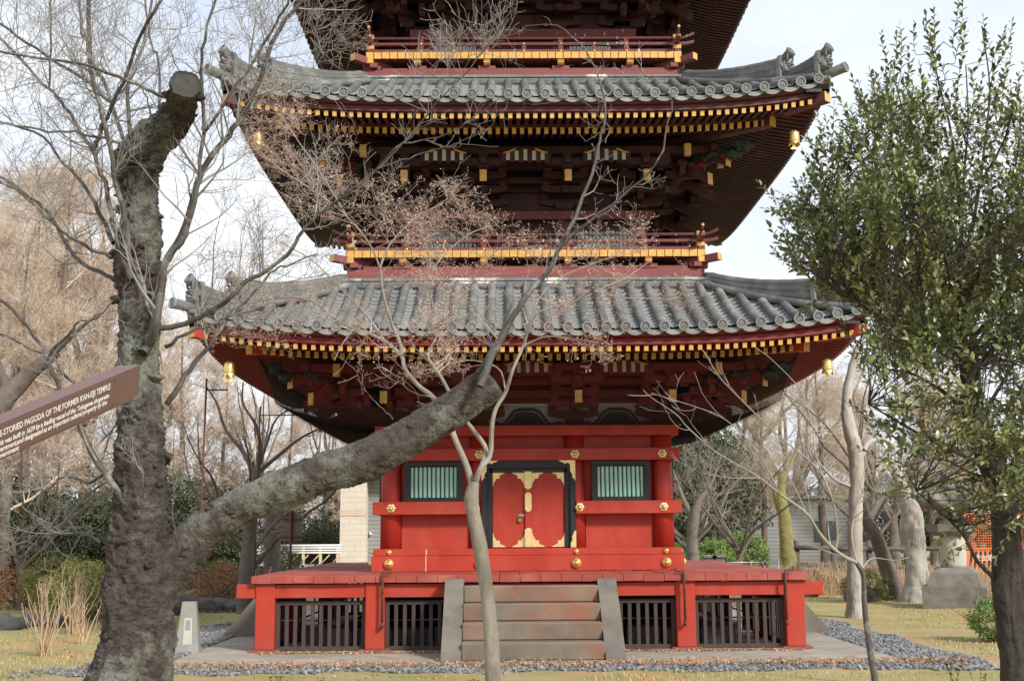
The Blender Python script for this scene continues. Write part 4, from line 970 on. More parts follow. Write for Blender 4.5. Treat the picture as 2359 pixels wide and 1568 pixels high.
# ================================================================= STONE STAIRS
def stair(depth, lb, ang):
    t = thing('stone_stair', lb, 'stairs'); hw = 0.985
    n = 4; rise = 0.24; y0 = -4.22; tread = (depth-0.10)/n
    for i in range(n):
        yf = -4.17-depth+0.10+tread*i; z = rise*(i+1)
        mb = MB().box((0, (yf+y0)/2, z-rise/2), (2*hw, y0-yf, rise-0.004), 0, 0.015)
        V = mb.v[0]; part('step', mb, [M_['stone']], t)
    for sx in (-1, 1):
        mb = MB(); yb = -4.17-depth
        mb.poly([(y0+0.01, 0), (yb, 0), (yb+0.02, 0.05), (y0-0.12, 1.045), (y0+0.01, 1.055)], sx*hw, sx*(hw+0.275), 'yz', 0)
        part('side_wall', mb, [M_['cheek']], t)
    t.rotation_euler = (0, 0, ang); return t
stair(1.45, 'worn stone stair of four steps rising to the red doors', 0)
stair(1.05, 'grey stone stair on the left flank of the deck, only its sloping side showing', -math.pi/2)
stair(1.05, 'dark stone stair on the right flank of the deck, only its sloping side showing', math.pi/2)
# ================================================================= FOREGROUND TREES
M_['bark'] = mat('old_cherry_bark', (0.150, 0.118, 0.100), (0.045, 0.036, 0.032), 13, 0.92, bump=1.0, bscale=50, bdist=0.05, c3=(0.27, 0.285, 0.235), s3=1.7, t3=(0.49, 0.61), island=0)
M_['cut'] = mat('tarred_cut_wood', (0.045, 0.043, 0.040), (0.07, 0.065, 0.06), 12, 0.8, bump=0.5, bscale=40)
M_['stem'] = mat('dark_branch_bark', (0.115, 0.10, 0.09), (0.05, 0.043, 0.038), 6, 0.65, bump=0.5, bscale=60, c3=(0.30, 0.29, 0.27), s3=4, t3=(0.52, 0.66))
M_['palestem'] = mat('pale_branch_bark', (0.36, 0.325, 0.27), (0.23, 0.205, 0.17), 5, 0.8, bump=0.4, bscale=50)
M_['twig'] = mat('grey_twig', (0.36, 0.34, 0.315), (0.19, 0.17, 0.155), 8, 0.7, island=0.3)
M_['redtwig'] = mat('reddish_twig', (0.54, 0.40, 0.32), (0.36, 0.235, 0.185), 5, 0.7, island=0.35)
M_['seed'] = mat('pale_dry_seed', (0.72, 0.64, 0.58), (0.48, 0.30, 0.24), 3, 0.6, island=0.35)
M_['smooth'] = mat('smooth_grey_green_bark', (0.34, 0.30, 0.235), (0.20, 0.175, 0.135), 7, 0.8, bump=0.8, bscale=34, bdist=0.02, c3=(0.42, 0.39, 0.32), s3=2, stretch=(1, 1, 0.4))
M_['evleaf'] = mat('glossy_evergreen_leaf', (0.28, 0.295, 0.12), (0.095, 0.13, 0.05), 1.6, 0.27, island=0.55, spec=0.6)
M_['evbark'] = mat('ridged_brown_bark', (0.135, 0.115, 0.095), (0.045, 0.038, 0.032), 7, 0.9, bump=1.0, bscale=26, bdist=0.06, stretch=(3.5, 3.5, 0.55))

class Lines:
    "fast collector of many thin branches; each is a polyline with radii"
    def __init__(s): s.g = {}
    def add(s, P, r, sides=3): s.g.setdefault((len(P), sides), []).append((np.asarray(P, float), np.asarray(r, float)))
    def count(s): return sum(len(x) for x in s.g.values())
    def build(s, mb, m=0):
        for (n, k), L_ in s.g.items():
            P = np.stack([a for a, b in L_]); r = np.stack([b for a, b in L_]); N = len(P)
            T = np.gradient(P, axis=1); T /= np.linalg.norm(T, axis=2)[..., None]+1e-12
            ref = np.tile(np.array([0.37, 0.21, 0.905]), (N, n, 1)); bad = np.abs((T*ref).sum(2)) > 0.95
            bad = bad.any(1); ref[bad] = (0.9, -0.4, 0.1)
            X = np.cross(T, ref); X /= np.linalg.norm(X, axis=2)[..., None]+1e-12; Z = np.cross(X, T)
            a = np.linspace(0, 2*math.pi, k, endpoint=False)
            V = P[:, :, None]+r[:, :, None, None]*(np.cos(a)[None, None, :, None]*X[:, :, None]+np.sin(a)[None, None, :, None]*Z[:, :, None])
            i = np.arange(n-1)[:, None]*k; j = np.arange(k)[None]; j2 = (j+1) % k
            F = np.stack([i+j, i+k+j, i+k+j2, i+j2], -1).reshape(-1, 4)
            F = (F[None]+(np.arange(N)*n*k)[:, None, None]).reshape(-1, 4)
            mb.add(V.reshape(-1, 3), F, m, True)
        return mb

def smooth(P, n):
    "Catmull-Rom through points"
    P = np.asarray(P, float); Q = np.concatenate([[2*P[0]-P[1]], P, [2*P[-1]-P[-2]]]); out = []
    m_ = len(P)-1; ts = np.linspace(0, m_-1e-6, n)
    for t in ts:
        i = int(t); u = t-i; a, b, c, d = Q[i:i+4]
        out.append(0.5*((2*b)+(-a+c)*u+(2*a-5*b+4*c-d)*u*u+(-a+3*b-3*c+d)*u**3))
    return np.array(out)

def unit(v): return v/(np.linalg.norm(v)+1e-12)
def offshoots(rg, lines, P, rad, levels, dens, length, spread=0.9, up=0.35, flat=None, tips=None, t0=0.15, rmin=0.0016, curve=0.25, seg=5, ratio=0.5, rr=0.5):
    "side shoots along a polyline, recursively"
    seglen = np.linalg.norm(np.diff(P, axis=0), axis=1); cum = np.concatenate([[0], np.cumsum(seglen)]); Lt = cum[-1]
    n = rg.poisson(dens*Lt)
    for q in range(n):
        f = t0+(1-t0)*rg.random()**0.8; s_ = f*Lt; i = min(len(P)-2, max(0, np.searchsorted(cum, s_)-1)); u = (s_-cum[i])/max(1e-9, seglen[i])
        p = P[i]+(P[i+1]-P[i])*u; d = unit(P[i+1]-P[i]); r0 = (rad[i]*(1-u)+rad[i+1]*u)
        side = rg.normal(size=3); side -= d*np.dot(side, d); side = unit(side)
        if flat is not None: side[2] *= flat; side = unit(side)
        dd = unit(d*(1-spread*0.45)+side*spread+np.array([0, 0, up*rg.random()]))
        ln = length*(0.35+0.75*rg.random())*(1.15-0.6*f); shoot(rg, lines, p, dd, ln, min(r0*rr, 0.015*ln+rmin), levels, dens, length, spread, up, flat, tips, rmin, curve, seg, ratio, rr)
def shoot(rg, lines, p, dd, ln, r, levels, dens, length, spread, up, flat, tips, rmin, curve, seg, ratio, rr=0.5):
    pts = [p]; d = dd; st = ln/(seg-1)
    for k in range(seg-1):
        d = unit(d+rg.normal(size=3)*curve+np.array([0, 0, up*0.25])); pts.append(pts[-1]+d*st)
    pts = np.array(pts); r = max(r, rmin*1.25); rad = np.linspace(r, rmin, seg)
    lines.add(pts, rad, 4 if r > 0.006 else 3)
    if tips is not None: tips.append(pts[-1])
    if levels > 1: offshoots(rg, lines, pts, rad, levels-1, dens*(1/ratio)*0.75, length*ratio, spread, up, flat, tips, 0.12, rmin, curve, max(3, seg-1), ratio, rr)

def stem_px(pts, Y0, Y1, w0, w1, n=18, jit=0.03, seed=0):
    "branch through picture positions, its distance running from plane Y0 to Y1; widths in px"
    rg = np.random.default_rng(seed); m_ = len(pts); d = np.cumsum([0]+[math.hypot(pts[i+1][0]-pts[i][0], pts[i+1][1]-pts[i][1]) for i in range(m_-1)]); d = d/d[-1]
    P = [at(u, v, Y0+(Y1-Y0)*t+(jit*rg.normal() if 0 < t < 1 else 0)) for (u, v), t in zip(pts, d)]
    P = smooth(P, n); sc = (P[:, 1]-CAM[1])/FPX/2; return P, (w1+(w0-w1)*(1-np.linspace(0, 1, n))**1.35)*sc*0.92

# ----------------------------------------------------------------- old cherry with its lopped trunk and long sloping limb
YT = -13.2
def bark_tube(mb, P, rad, k, seed, m=0, burl=1.0, groove=0.05, twist=0.0, endflat=True, n=260, elong=1.0):
    P = smooth(P, n); r = np.interp(np.linspace(0, 1, n), np.linspace(0, 1, len(rad)), rad)
    r = np.array(r); T = np.gradient(P, axis=0); T /= np.linalg.norm(T, axis=1)[:, None]
    X = np.zeros_like(P); x = np.cross(T[0], (0.2, 1, 0.1)); x /= np.linalg.norm(x)
    for i in range(n): x = x-T[i]*np.dot(x, T[i]); x /= np.linalg.norm(x); X[i] = x
    Z = np.cross(X, T); a = np.linspace(0, 2*math.pi, k, endpoint=False)
    N = np.cos(a)[None, :, None]*X[:, None]+np.sin(a)[None, :, None]*Z[:, None]
    V = P[:, None]+r[:, None, None]*N; Q = V.reshape(-1, 3); nn = N.reshape(-1, 3); rq = np.repeat(r, k)
    s1 = vnoise(Q, 3.0, seed); s2 = vnoise(Q*np.array([1, 1, 1.0]), 8.0, seed+1); s3 = vnoise(Q, 22.0, seed+2); s4 = vnoise(Q*np.array([1, 1, 1.6]), 55.0, seed+3); s5 = vnoise(Q, 120.0, seed+4)
    band = np.clip(vnoise(np.stack([0*Q[:, 0], 0*Q[:, 0], Q[:, 2]*1.0], 1), 2.6, seed+7)*1.6, 0, 1)
    knob = np.clip(s2*1.3-0.25, 0, 1)*0.5+np.clip(s3, 0, 1)*0.35*(0.3+knobw(Q, seed))
    dsp = rq*(0.10*s1+0.05*s2)+burl*0.055*knob*(0.35+band)+min(1, burl*1.1+.05)*(0.012*s3+0.0085*s4+0.0045*s5*(0.6+0.4*band))
    dsp -= groove*rq*np.clip(np.abs(vnoise(np.stack([Q[:, 0]*1.0, Q[:, 1], Q[:, 2]*0.25], 1), 7.0, seed+9))*-4+0.6, 0, 1)
    rid = np.abs(vnoise(Q*np.array([1, 1, 2.2]), 13.0, seed+21)); rid2 = np.abs(vnoise(Q*np.array([1, 1, 1.5]), 31.0, seed+22))
    dsp -= burl*(0.016*np.clip(1-5*rid, 0, 1)+0.008*np.clip(1-4*rid2, 0, 1))
    dsp *= np.repeat(np.clip((n-1-np.arange(n))/14.0, 0.55, 1), k)
    V = (Q+nn*dsp[:, None])
    i = np.arange(n-1)[:, None]*k; j = np.arange(k)[None]; j2 = (j+1) % k
    mb.add(V, np.stack([i+j, i+k+j, i+k+j2, i+j2], -1).reshape(-1, 4), m, True)
    return P, r, V[-k:], T[-1]
def knobw(Q, seed): return np.clip(vnoise(Q, 1.5, seed+11)+0.2, 0, 1)

def cherry():
    t = thing('old_cherry_tree', 'gnarled lichen-covered tree with lopped trunk and long limb sloping across the pagoda', 'tree')
    tp = [(300, 1760, -.05), (297, 1640, -.02), (302, 1560, 0), (315, 1480, 0), (318, 1400, 0), (316, 1320, 0), (318, 1240, 0), (322, 1160, 0), (326, 1080, 0), (325, 1000, 0), (322, 900, 0), (321, 800, 0), (319, 700, 0), (315, 620, 0), (318, 560, 0), (320, 480, 0), (318, 420, 0), (322, 370, -.02), (345, 328, -.06), (378, 300, -.12), (402, 277, -.22), (417, 244, -.38), (424, 216, -.54), (427, 195, -.70)]
    rad_px = [126, 104, 90, 78, 70, 64, 64, 63, 58, 52, 50, 47, 48, 51, 51, 46, 44, 46, 49, 45, 41, 39, 38, 38]
    P = np.array([at(u, v, YT+dy) for u, v, dy in tp]); P[0][2] = min(P[0][2], -0.1)
    sc = (P[:, 1]-CAM[1])/FPX
    mb = MB(); Pt, rt, ring, Tn = bark_tube(mb, P, np.array(rad_px)*sc, 110, 3, burl=1.0, n=520)
    # sawn end
    c = ring.mean(0); k = len(ring); rr = [ring, c+(ring-c)*0.93+Tn*0.012, c+(ring-c)*0.80+Tn*0.004, c+(ring-c)*0.4+Tn*0.008]
    V = np.concatenate(rr+[c[None]+Tn*0.006]); F = [[a*k+j, (a+1)*k+j, (a+1)*k+(j+1) % k, a*k+(j+1) % k] for a in range(3) for j in range(k)]+[[3*k+j, 4*k, 3*k+(j+1) % k] for j in range(k)]
    mb.add(V, F, 1, False)
    # scar wounds (dark hollows) as recessed lumps
    for (u, v, rx, rz) in ((300, 415, .03, .09), (285, 1262, .05, .05), (325, 800, .05, .05)):
        p = at(u, v, YT-0.16 if v > 600 else YT-0.145); lump(mb, p, (rx, .03, rz), int(u), 0, 12, 0.7, 4)
    for i in range(70):                          # burls and peeling plates down the trunk
        q = np.random.default_rng(i+50); j = int(q.uniform(40, 500)); a = q.uniform(0, 2*math.pi)
        if q.random() < 0.35 and 190 < j < 330: pass
        p = Pt[j]+rt[j]*0.97*np.array([math.cos(a), math.sin(a), 0]); s_ = q.uniform(.015, .042)
        lump(mb, p, (s_*1.3, s_*1.3, s_*0.8), i, 0, 7, 0.6, 4)
    # limb
    lp = [(320, 1400, .0), (372, 1330, .0), (418, 1275, .0), (470, 1222, .02), (530, 1180, .05), (600, 1145, .08), (670, 1118, .1), (740, 1092, .12), (810, 1072, .14), (880, 1040, .16), (950, 1003, .18), (1010, 965, .2), (1065, 930, .22), (1105, 902, .24), (1128, 884, .25)]
    lr = [64, 58, 52, 47, 43, 43, 46, 47, 48, 48, 46, 43, 42, 43, 41]
    P = np.array([at(u, v, YT+dy) for u, v, dy in lp]); Pl, rl, ring, Tn = bark_tube(mb, P, np.array(lr)*(P[:, 1]-CAM[1])/FPX, 96, 17, burl=0.38, n=420)
    c = ring.mean(0); k = len(ring); V = np.concatenate([ring, c+(ring-c)*0.8+Tn*0.03, c[None]+Tn*0.02]); F = [[j, k+j, k+(j+1) % k, (j+1) % k] for j in range(k)]+[[k+j, 2*k, k+(j+1) % k] for j in range(k)]
    mb.add(V, F, 0, False)
    for i in range(34):
        q = np.random.default_rng(i+500); j = int(q.uniform(60, 415)); a = q.uniform(0, 2*math.pi)
        p = Pl[j]+rl[j]*0.97*np.array([0.3*math.cos(a), -abs(math.cos(a)), math.sin(a)])*q.uniform(.9, 1); s_ = q.uniform(.012, .032); lump(mb, p, (s_*1.3, s_, s_), i+9, 0, 7, 0.6, 4)
    part('trunk', mb, [M_['bark'], M_['cut']], t)
    # stems: px path, start offset, end offset, start width, end width, shoot density, shoot length
    S_ = [
     ([(300, 640), (292, 516), (279, 464), (265, 396), (251, 330), (237, 268), (212, 182), (206, 103), (203, -30)], -.15, -.5, 15, 11, 3.2, .62),
     ([(306, 645), (286, 598), (268, 546), (255, 482), (241, 423), (224, 378), (213, 347), (179, 292), (148, 241), (110, 203), (0, 86), (-30, 60)], -.2, .5, 16, 7, 3.2, .62),
     ([(214, 346), (241, 285), (282, 193), (313, 107), (370, 0), (385, -30)], -.1, -.7, 12, 8, 3.2, .6),
     ([(327, 814), (344, 793), (358, 745), (371, 677), (382, 601), (409, 566), (427, 539), (444, 482), (461, 396), (468, 292), (466, 172), (468, 96), (500, -10)], -.22, -.6, 26, 7, 3.0, .6),
     ([(468, 292), (475, 299), (530, 220), (585, 138), (659, 20), (670, -20)], -.5, -.9, 10, 6, 4.0, .6),
     ([(385, 600), (420, 537), (443, 458), (471, 389), (523, 316), (564, 261), (605, 172), (633, 86), (695, 0), (715, -30)], .1, -.3, 20, 10, 3.0, .7),
     ([(367, 756), (413, 749), (466, 728), (527, 689), (559, 657), (609, 625), (669, 578), (694, 539), (729, 499), (784, 461), (829, 423), (870, 389), (901, 351), (929, 330), (970, 282), (1015, 227), (1073, 165), (1138, 86), (1187, 17)], -.05, -1.2, 15, 3, 3.4, .55),
     ([(870, 389), (918, 371), (977, 354), (1032, 337), (1128, 296)], -.8, -1.0, 5, 2.5, 4.5, .3),
     ([(745, 487), (781, 478), (867, 478), (935, 467), (1018, 426), (1070, 402)], -.6, -.9, 5, 2.5, 4.5, .3),
     ([(929, 330), (1000, 318), (1060, 290), (1100, 262), (1150, 225)], -.9, -1.3, 4, 2, 4.5, .25),
     ([(385, 930), (410, 895), (431, 860), (477, 802), (512, 753), (534, 717), (587, 674), (630, 625), (655, 610), (733, 585)], .15, .5, 16, 4, 3.0, .6),
     ([(381, 799), (431, 767), (484, 749), (527, 728), (600, 712)], .1, .3, 11, 3, 3.0, .5),
     ([(265, 646), (241, 632), (182, 597), (138, 539), (113, 492), (62, 447), (0, 406), (-30, 395)], .1, .8, 12, 7, 3.0, .6),
     ([(255, 594), (220, 577), (179, 556), (155, 542), (100, 490), (40, 440), (0, 420)], -.1, -.5, 11, 6, 3.0, .6),
     ([(262, 560), (241, 513), (213, 458), (179, 409), (138, 365), (93, 310), (0, 282), (-30, 276)], .15, .9, 13, 5, 3.0, .6),
     ([(399, 229), (361, 217), (310, 193), (213, 155), (124, 138), (0, 120), (-30, 116)], -.3, -.9, 11, 6, 3.2, .6),
     ([(262, 240), (206, 193), (138, 148), (69, 103), (0, 55)], -.1, .4, 10, 7, 3.2, .6),
     ([(303, 347), (248, 320), (172, 306), (103, 299), (0, 282)], -.1, -.7, 9, 5, 3.2, .6),
     ([(299, 303), (293, 220), (312, 150), (330, 100), (350, 0)], 0, .5, 12, 7, 3.2, .6),
     ([(365, 261), (365, 138), (347, 103), (334, -10)], .1, .4, 8, 5, 3.2, .6),
     ([(290, 330), (282, 310), (258, 241), (220, 155), (193, 86), (182, -10)], .1, .6, 12, 8, 3.2, .6),
     ([(113, 203), (117, 103), (117, -10)], .4, .2, 6, 5, 3.2, .5),
     ([(356, 305), (340, 230), (322, 200)], -.25, -.4, 6, 3, 4, .3),
     ([(292, 1161), (251, 1101), (216, 1051), (191, 995), (170, 950), (150, 914), (120, 859), (110, 824), (86, 780), (52, 735), (0, 690), (-30, 670)], -.2, .3, 18, 8, 2.6, .6),
     ([(196, 980), (188, 905), (151, 864), (121, 829), (65, 799), (0, 770)], .0, .5, 10, 5, 2.6, .6),
     ([(110, 824), (128, 796), (165, 765), (180, 742), (230, 728), (262, 690)], .1, -.3, 9, 3, 2.6, .5),
     ([(236, 1095), (200, 1110), (150, 1098), (100, 1130), (40, 1112), (0, 1120)], .3, .9, 9, 4, 3.0, .5),
     ([(234, 1250), (200, 1230), (150, 1225), (110, 1210), (60, 1212)], .1, .9, 8, 3, 3.0, .5),
     ([(334, 1155), (330, 1110), (318, 1050), (300, 1000), (288, 965)], -.3, -.35, 6, 2.5, 2.0, .3),
     ([(404, 1230), (398, 1180), (402, 1120), (400, 1050), (402, 990)], -.25, -.3, 4, 1.8, 5.0, .25),
     ([(1105, 890), (1130, 830), (1160, 770), (1199, 703), (1234, 657), (1270, 610), (1291, 568), (1305, 539), (1327, 491), (1355, 420), (1377, 349), (1387, 302), (1394, 228), (1369, 153), (1341, 107), (1284, 60), (1209, 60)], -.1, .3, 20, 2.5, 2.6, .32),
     ([(1284, 580), (1320, 539), (1398, 480), (1476, 420), (1519, 363), (1537, 299), (1547, 228), (1512, 196), (1466, 149)], -.0, -.5, 9, 2, 3.4, .3),
     ([(1394, 330), (1400, 290), (1345, 235), (1300, 225), (1210, 205)], .2, .4, 3.5, 1.8, 3.0, .25),
     ([(1000, 915), (960, 905), (917, 880), (880, 860)], .1, .0, 4, 2, 5, .2),
     ([(905, 965), (870, 930), (838, 898)], 0, -.2, 4, 1.5, 5, .2),
     ([(470, 300), (462, 215), (420, 175), (390, 110)], -.4, -.2, 5, 2.5, 5, .4),
     ([(1100, 860), (1120, 830), (1150, 770), (1180, 700)], .1, .4, 14, 5, 4, .35),
    ]
    br = Lines(); tw = Lines(); rg = np.random.default_rng(11)
    for i, (px, y0, y1, w0, w1, dn, ln) in enumerate(S_):
        P, r = stem_px(px, YT+y0, YT+y1, w0, w1, max(10, 3*len(px)), seed=i); P[1:-1] += rg.normal(0, .006, P[1:-1].shape)
        br.add(P, r, 10 if w0 > 12 else 7)
        offshoots(rg, tw, P, r, 3, dn*(2.4 if ln > .4 else 1.9), ln*1.35, 0.95, 0.40, None, None, 0.10, 0.0014, 0.17, 6, 0.55)
    part('branches', br.build(MB()), [M_['stem']], t, 'long dark shoots with a grey sheen'); part('twigs', tw.build(MB()), [M_['twig']], t)
    return t
cherry()

# ----------------------------------------------------------------- slender maple before the stair
def maple():
    t = thing('young_maple_tree', 'slender smooth-barked tree before the stair with a haze of reddish seeded twigs', 'tree'); Y = -12.3
    mb = MB()
    P = np.array([at(u, v, Y) for u, v in ((1134, 1760), (1135, 1640), (1135, 1568), (1133, 1500), (1128, 1430), (1118, 1340), (1106, 1260), (1092, 1190), (1086, 1150), (1092, 1110))]); P[0][2] = -0.05
    sc = (P[:, 1]-CAM[1])/FPX; bark_tube(mb, P, np.array([21, 18, 17, 16.5, 16, 15.5, 15.5, 14.5, 16.5, 12])*sc, 40, 41, burl=0.05, groove=0.0, n=200)
    part('trunk', mb, [M_['smooth']], t)
    big = Lines(); tw = Lines(); rg = np.random.default_rng(4); tips = []
    B_ = [([(1090, 1130), (1076, 1075), (1050, 1015), (1030, 960), (996, 913), (964, 888), (932, 849), (925, 820), (886, 785), (847, 767), (815, 756), (786, 742), (754, 721), (726, 696), (680, 685), (620, 690), (560, 700)], 0.02, .5, 17, 3, 0),
          ([(925, 820), (921, 788), (904, 749), (890, 706), (880, 660), (875, 618), (850, 560), (800, 500), (740, 450), (690, 420)], .2, -.4, 10, 3, 1),
          ([(1095, 1112), (1107, 1078), (1120, 1035), (1090, 990), (1060, 950), (1025, 884), (1011, 860), (986, 820), (1003, 781), (1012, 746), (996, 696), (986, 643), (990, 590), (960, 520)], .0, .6, 14, 3, 1),
          ([(1095, 1112), (1107, 1078), (1129, 1048), (1133, 984), (1142, 942), (1165, 903), (1181, 852), (1206, 796), (1220, 753), (1245, 717), (1320, 696), (1369, 671), (1426, 685), (1519, 689), (1600, 700)], .0, -.3, 15, 2.5, 0),
          ([(1012, 746), (1060, 690), (1090, 640), (1130, 590), (1180, 550)], .3, .1, 6, 2.5, 1),
          ([(986, 643), (1020, 590), (1080, 540), (1130, 520)], .5, .9, 5, 2, 1),
          ([(886, 785), (840, 720), (780, 660), (720, 600), (650, 560)], .2, .9, 7, 2.5, 1),
          ([(875, 618), (900, 560), (960, 500), (1020, 470)], -.1, .4, 5, 2, 1),
          ([(800, 500), (740, 400), (690, 330), (650, 270), (600, 230)], -.1, .3, 5, 2, 2),
          ([(740, 450), (660, 400), (600, 350), (560, 320)], -.2, .4, 5, 2, 2),
          ([(1220, 753), (1240, 690), (1290, 640), (1360, 610), (1440, 580)], -.1, .4, 6, 2, 1),
          ([(1369, 671), (1440, 640), (1500, 600)], -.2, .2, 4, 2, 0),
          ([(1206, 796), (1260, 775), (1330, 782), (1378, 790)], -.1, -.5, 5, 2, 2),
          ([(680, 685), (620, 660), (560, 640), (500, 640)], .5, .9, 4, 2, 1), ([(754, 721), (690, 740), (620, 748), (530, 740)], .4, .1, 4, 2, 2),
          ([(1165, 903), (1150, 850), (1090, 830), (1040, 838), (1000, 855)], -.05, -.4, 5, 1.8, 0), ([(1040, 960), (1000, 940), (960, 925)], -.1, -.3, 4, 1.5, 0),
          ([(925, 820), (980, 770), (1040, 740), (1110, 730)], .1, -.5, 5, 2, 1), ([(815, 756), (790, 790), (770, 830)], .2, 0, 4, 2, 0), ([(847, 767), (900, 790), (950, 785)], .2, -.1, 4, 2, 0)]
    for i, (px, y0, y1, w0, w1, dn) in enumerate(B_):
        P, r = stem_px(px, Y+y0, Y+y1, w0, w1, max(10, 3*len(px)), 0.04, seed=i+70); big.add(P, r, 10 if w0 > 9 else 6)
        # fine hazy twigs in flat sprays
        u = px[-1]; k0 = 0.42 if w0 > 12 else 0.15
        offshoots(rg, tw, P, r, 4, (5.8, 8.8, 8.8)[dn], 0.62, 1.05, 0.12, 0.45, tips, k0, 0.0012, 0.20, 5, 0.56)
    part('branches', big.build(MB()), [M_['palestem']], t); part('twigs', tw.build(MB()), [M_['redtwig']], t)
    tips = np.array(tips); k = rg.random(len(tips)) < 0.6; tips = tips[k]; n = len(tips)
    tips = np.repeat(tips, 2, 0)+rg.normal(0, .012, (2*n, 3)); n *= 2
    s_ = rg.uniform(.004, .0095, (n, 1, 1)); b = np.array([(-1, 0, 0), (0, 0, .5), (1, 0, 0), (0, 0, -.5)]); V = b[None]*s_*rg.uniform(.6, 1.2, (n, 4, 3))
    a = rg.uniform(0, 6.28, n)[:, None]; e = rg.uniform(-1, 1, n)[:, None]; x = V[:, :, 0]; z = V[:, :, 2]
    V = np.stack([x*np.cos(a), x*np.sin(a)+z*.3, z+x*e], 2)+tips[:, None]
    part('seed_pods', MB().add(V.reshape(-1, 3), np.arange(4*n).reshape(n, 4), 0), [M_['seed']], t)
    return t
maple()

# ----------------------------------------------------------------- thin bare sapling at the right
def sapling():
    t = thing('thin_bare_sapling', 'thin bare sapling whose wiry branches reach left in front of the right deck corner', 'tree'); Y = -8.2
    br = Lines(); tw = Lines(); rg = np.random.default_rng(9)
    px = [(2017, 1568), (2006, 1509), (1997, 1445), (1991, 1381), (1989, 1326), (1974, 1296)]
    P, r = stem_px(px, Y, Y, 17, 12, 20, 0.0); P[0][2] = -0.04; part('trunk', Lines_one(P, r), [M_['stem']], t)
    B_ = [([(1974, 1296), (1933, 1274), (1891, 1232), (1857, 1181), (1797, 1138), (1750, 1100), (1699, 1070), (1643, 1036), (1584, 984), (1558, 954), (1500, 915), (1482, 898)], 0, -1.0, 10, 1.6),
          ([(1925, 1265), (1929, 1227), (1916, 1146), (1882, 1078), (1797, 1006), (1712, 925), (1660, 870), (1615, 800)], 0, -.6, 7, 1.6),
          ([(1974, 1296), (1962, 1230), (1975, 1150), (1990, 1090), (2000, 1050)], 0, .5, 7, 2), ([(1985, 1310), (2010, 1285), (2060, 1290), (2095, 1283)], 0, .3, 4, 1.6),
          ([(1974, 1296), (1900, 1268), (1850, 1250), (1800, 1230)], 0, .6, 5, 1.6), ([(1916, 1146), (1880, 1050), (1870, 980), (1845, 900), (1780, 830), (1740, 800)], -.2, .2, 4, 1.5),
          ([(1797, 1138), (1750, 1050), (1700, 990), (1640, 950), (1500, 905)], -.5, -1.1, 4, 1.5), ([(1857, 1181), (1830, 1120), (1790, 1060), (1790, 1000)], -.2, .2, 4, 1.5),
          ([(1929, 1227), (1970, 1190), (2010, 1160)], .1, -.3, 4, 1.5), ([(1750, 1100), (1680, 1100), (1620, 1090)], -.6, -.9, 3, 1.5)]
    for i, (px, y0, y1, w0, w1) in enumerate(B_):
        P, r = stem_px(px, Y+y0, Y+y1, w0, w1, max(10, 3*len(px)), 0.04, seed=i+170); br.add(P, r, 6)
        offshoots(rg, tw, P, r, 2, 2.4, 0.75, 0.8, 0.5, None, None, 0.1, 0.0021, 0.12, 6, 0.5)
    part('branches', br.build(MB()), [M_['palestem']], t); part('twigs', tw.build(MB()), [M_['twig']], t)
def Lines_one(P, r, k=14):
    l_ = Lines(); l_.add(P, r, k); return l_.build(MB())
sapling()

# ----------------------------------------------------------------- evergreen at the right edge
def leaf_mesh(P, D_, U_, L_, W_, rg):
    "N folded pointed leaves: base P, direction D_, upward U_, lengths, widths"
    n = len(P); S_ = np.cross(D_, U_); S_ /= np.linalg.norm(S_, axis=1)[:, None]+1e-9; U_ = np.cross(S_, D_)
    t = np.array([0, .22, .5, .8, 1.0]); wv = np.array([.05, .72, 1.0, .62, 0.0]); drop = np.array([0, .03, .02, -.04, -.12])
    rows = []
    for q in range(5):
        c = P+D_*(L_*t[q])[:, None]+U_*(L_*drop[q])[:, None]
        if q in (0, 4): rows += [c]
        else: rows += [c-S_*(W_*wv[q]/2)[:, None]+U_*(W_*.16)[:, None], c, c+S_*(W_*wv[q]/2)[:, None]+U_*(W_*.16)[:, None]]
    V = np.stack(rows, 1); F = [(0, 2, 1), (0, 3, 2), (1, 2, 5, 4), (2, 3, 6, 5), (4, 5, 8, 7), (5, 6, 9, 8), (7, 8, 10), (8, 9, 10)]
    FF = []; k = 11
    for f in F: FF.append(np.array(f)[None]+k*np.arange(n)[:, None])
    mb = MB(); mb.add(V.reshape(-1, 3), [], 0); 
    for f in FF:
        mb.f += f.tolist(); mb.m += [0]*n; mb.sm += [True]*n
    return mb
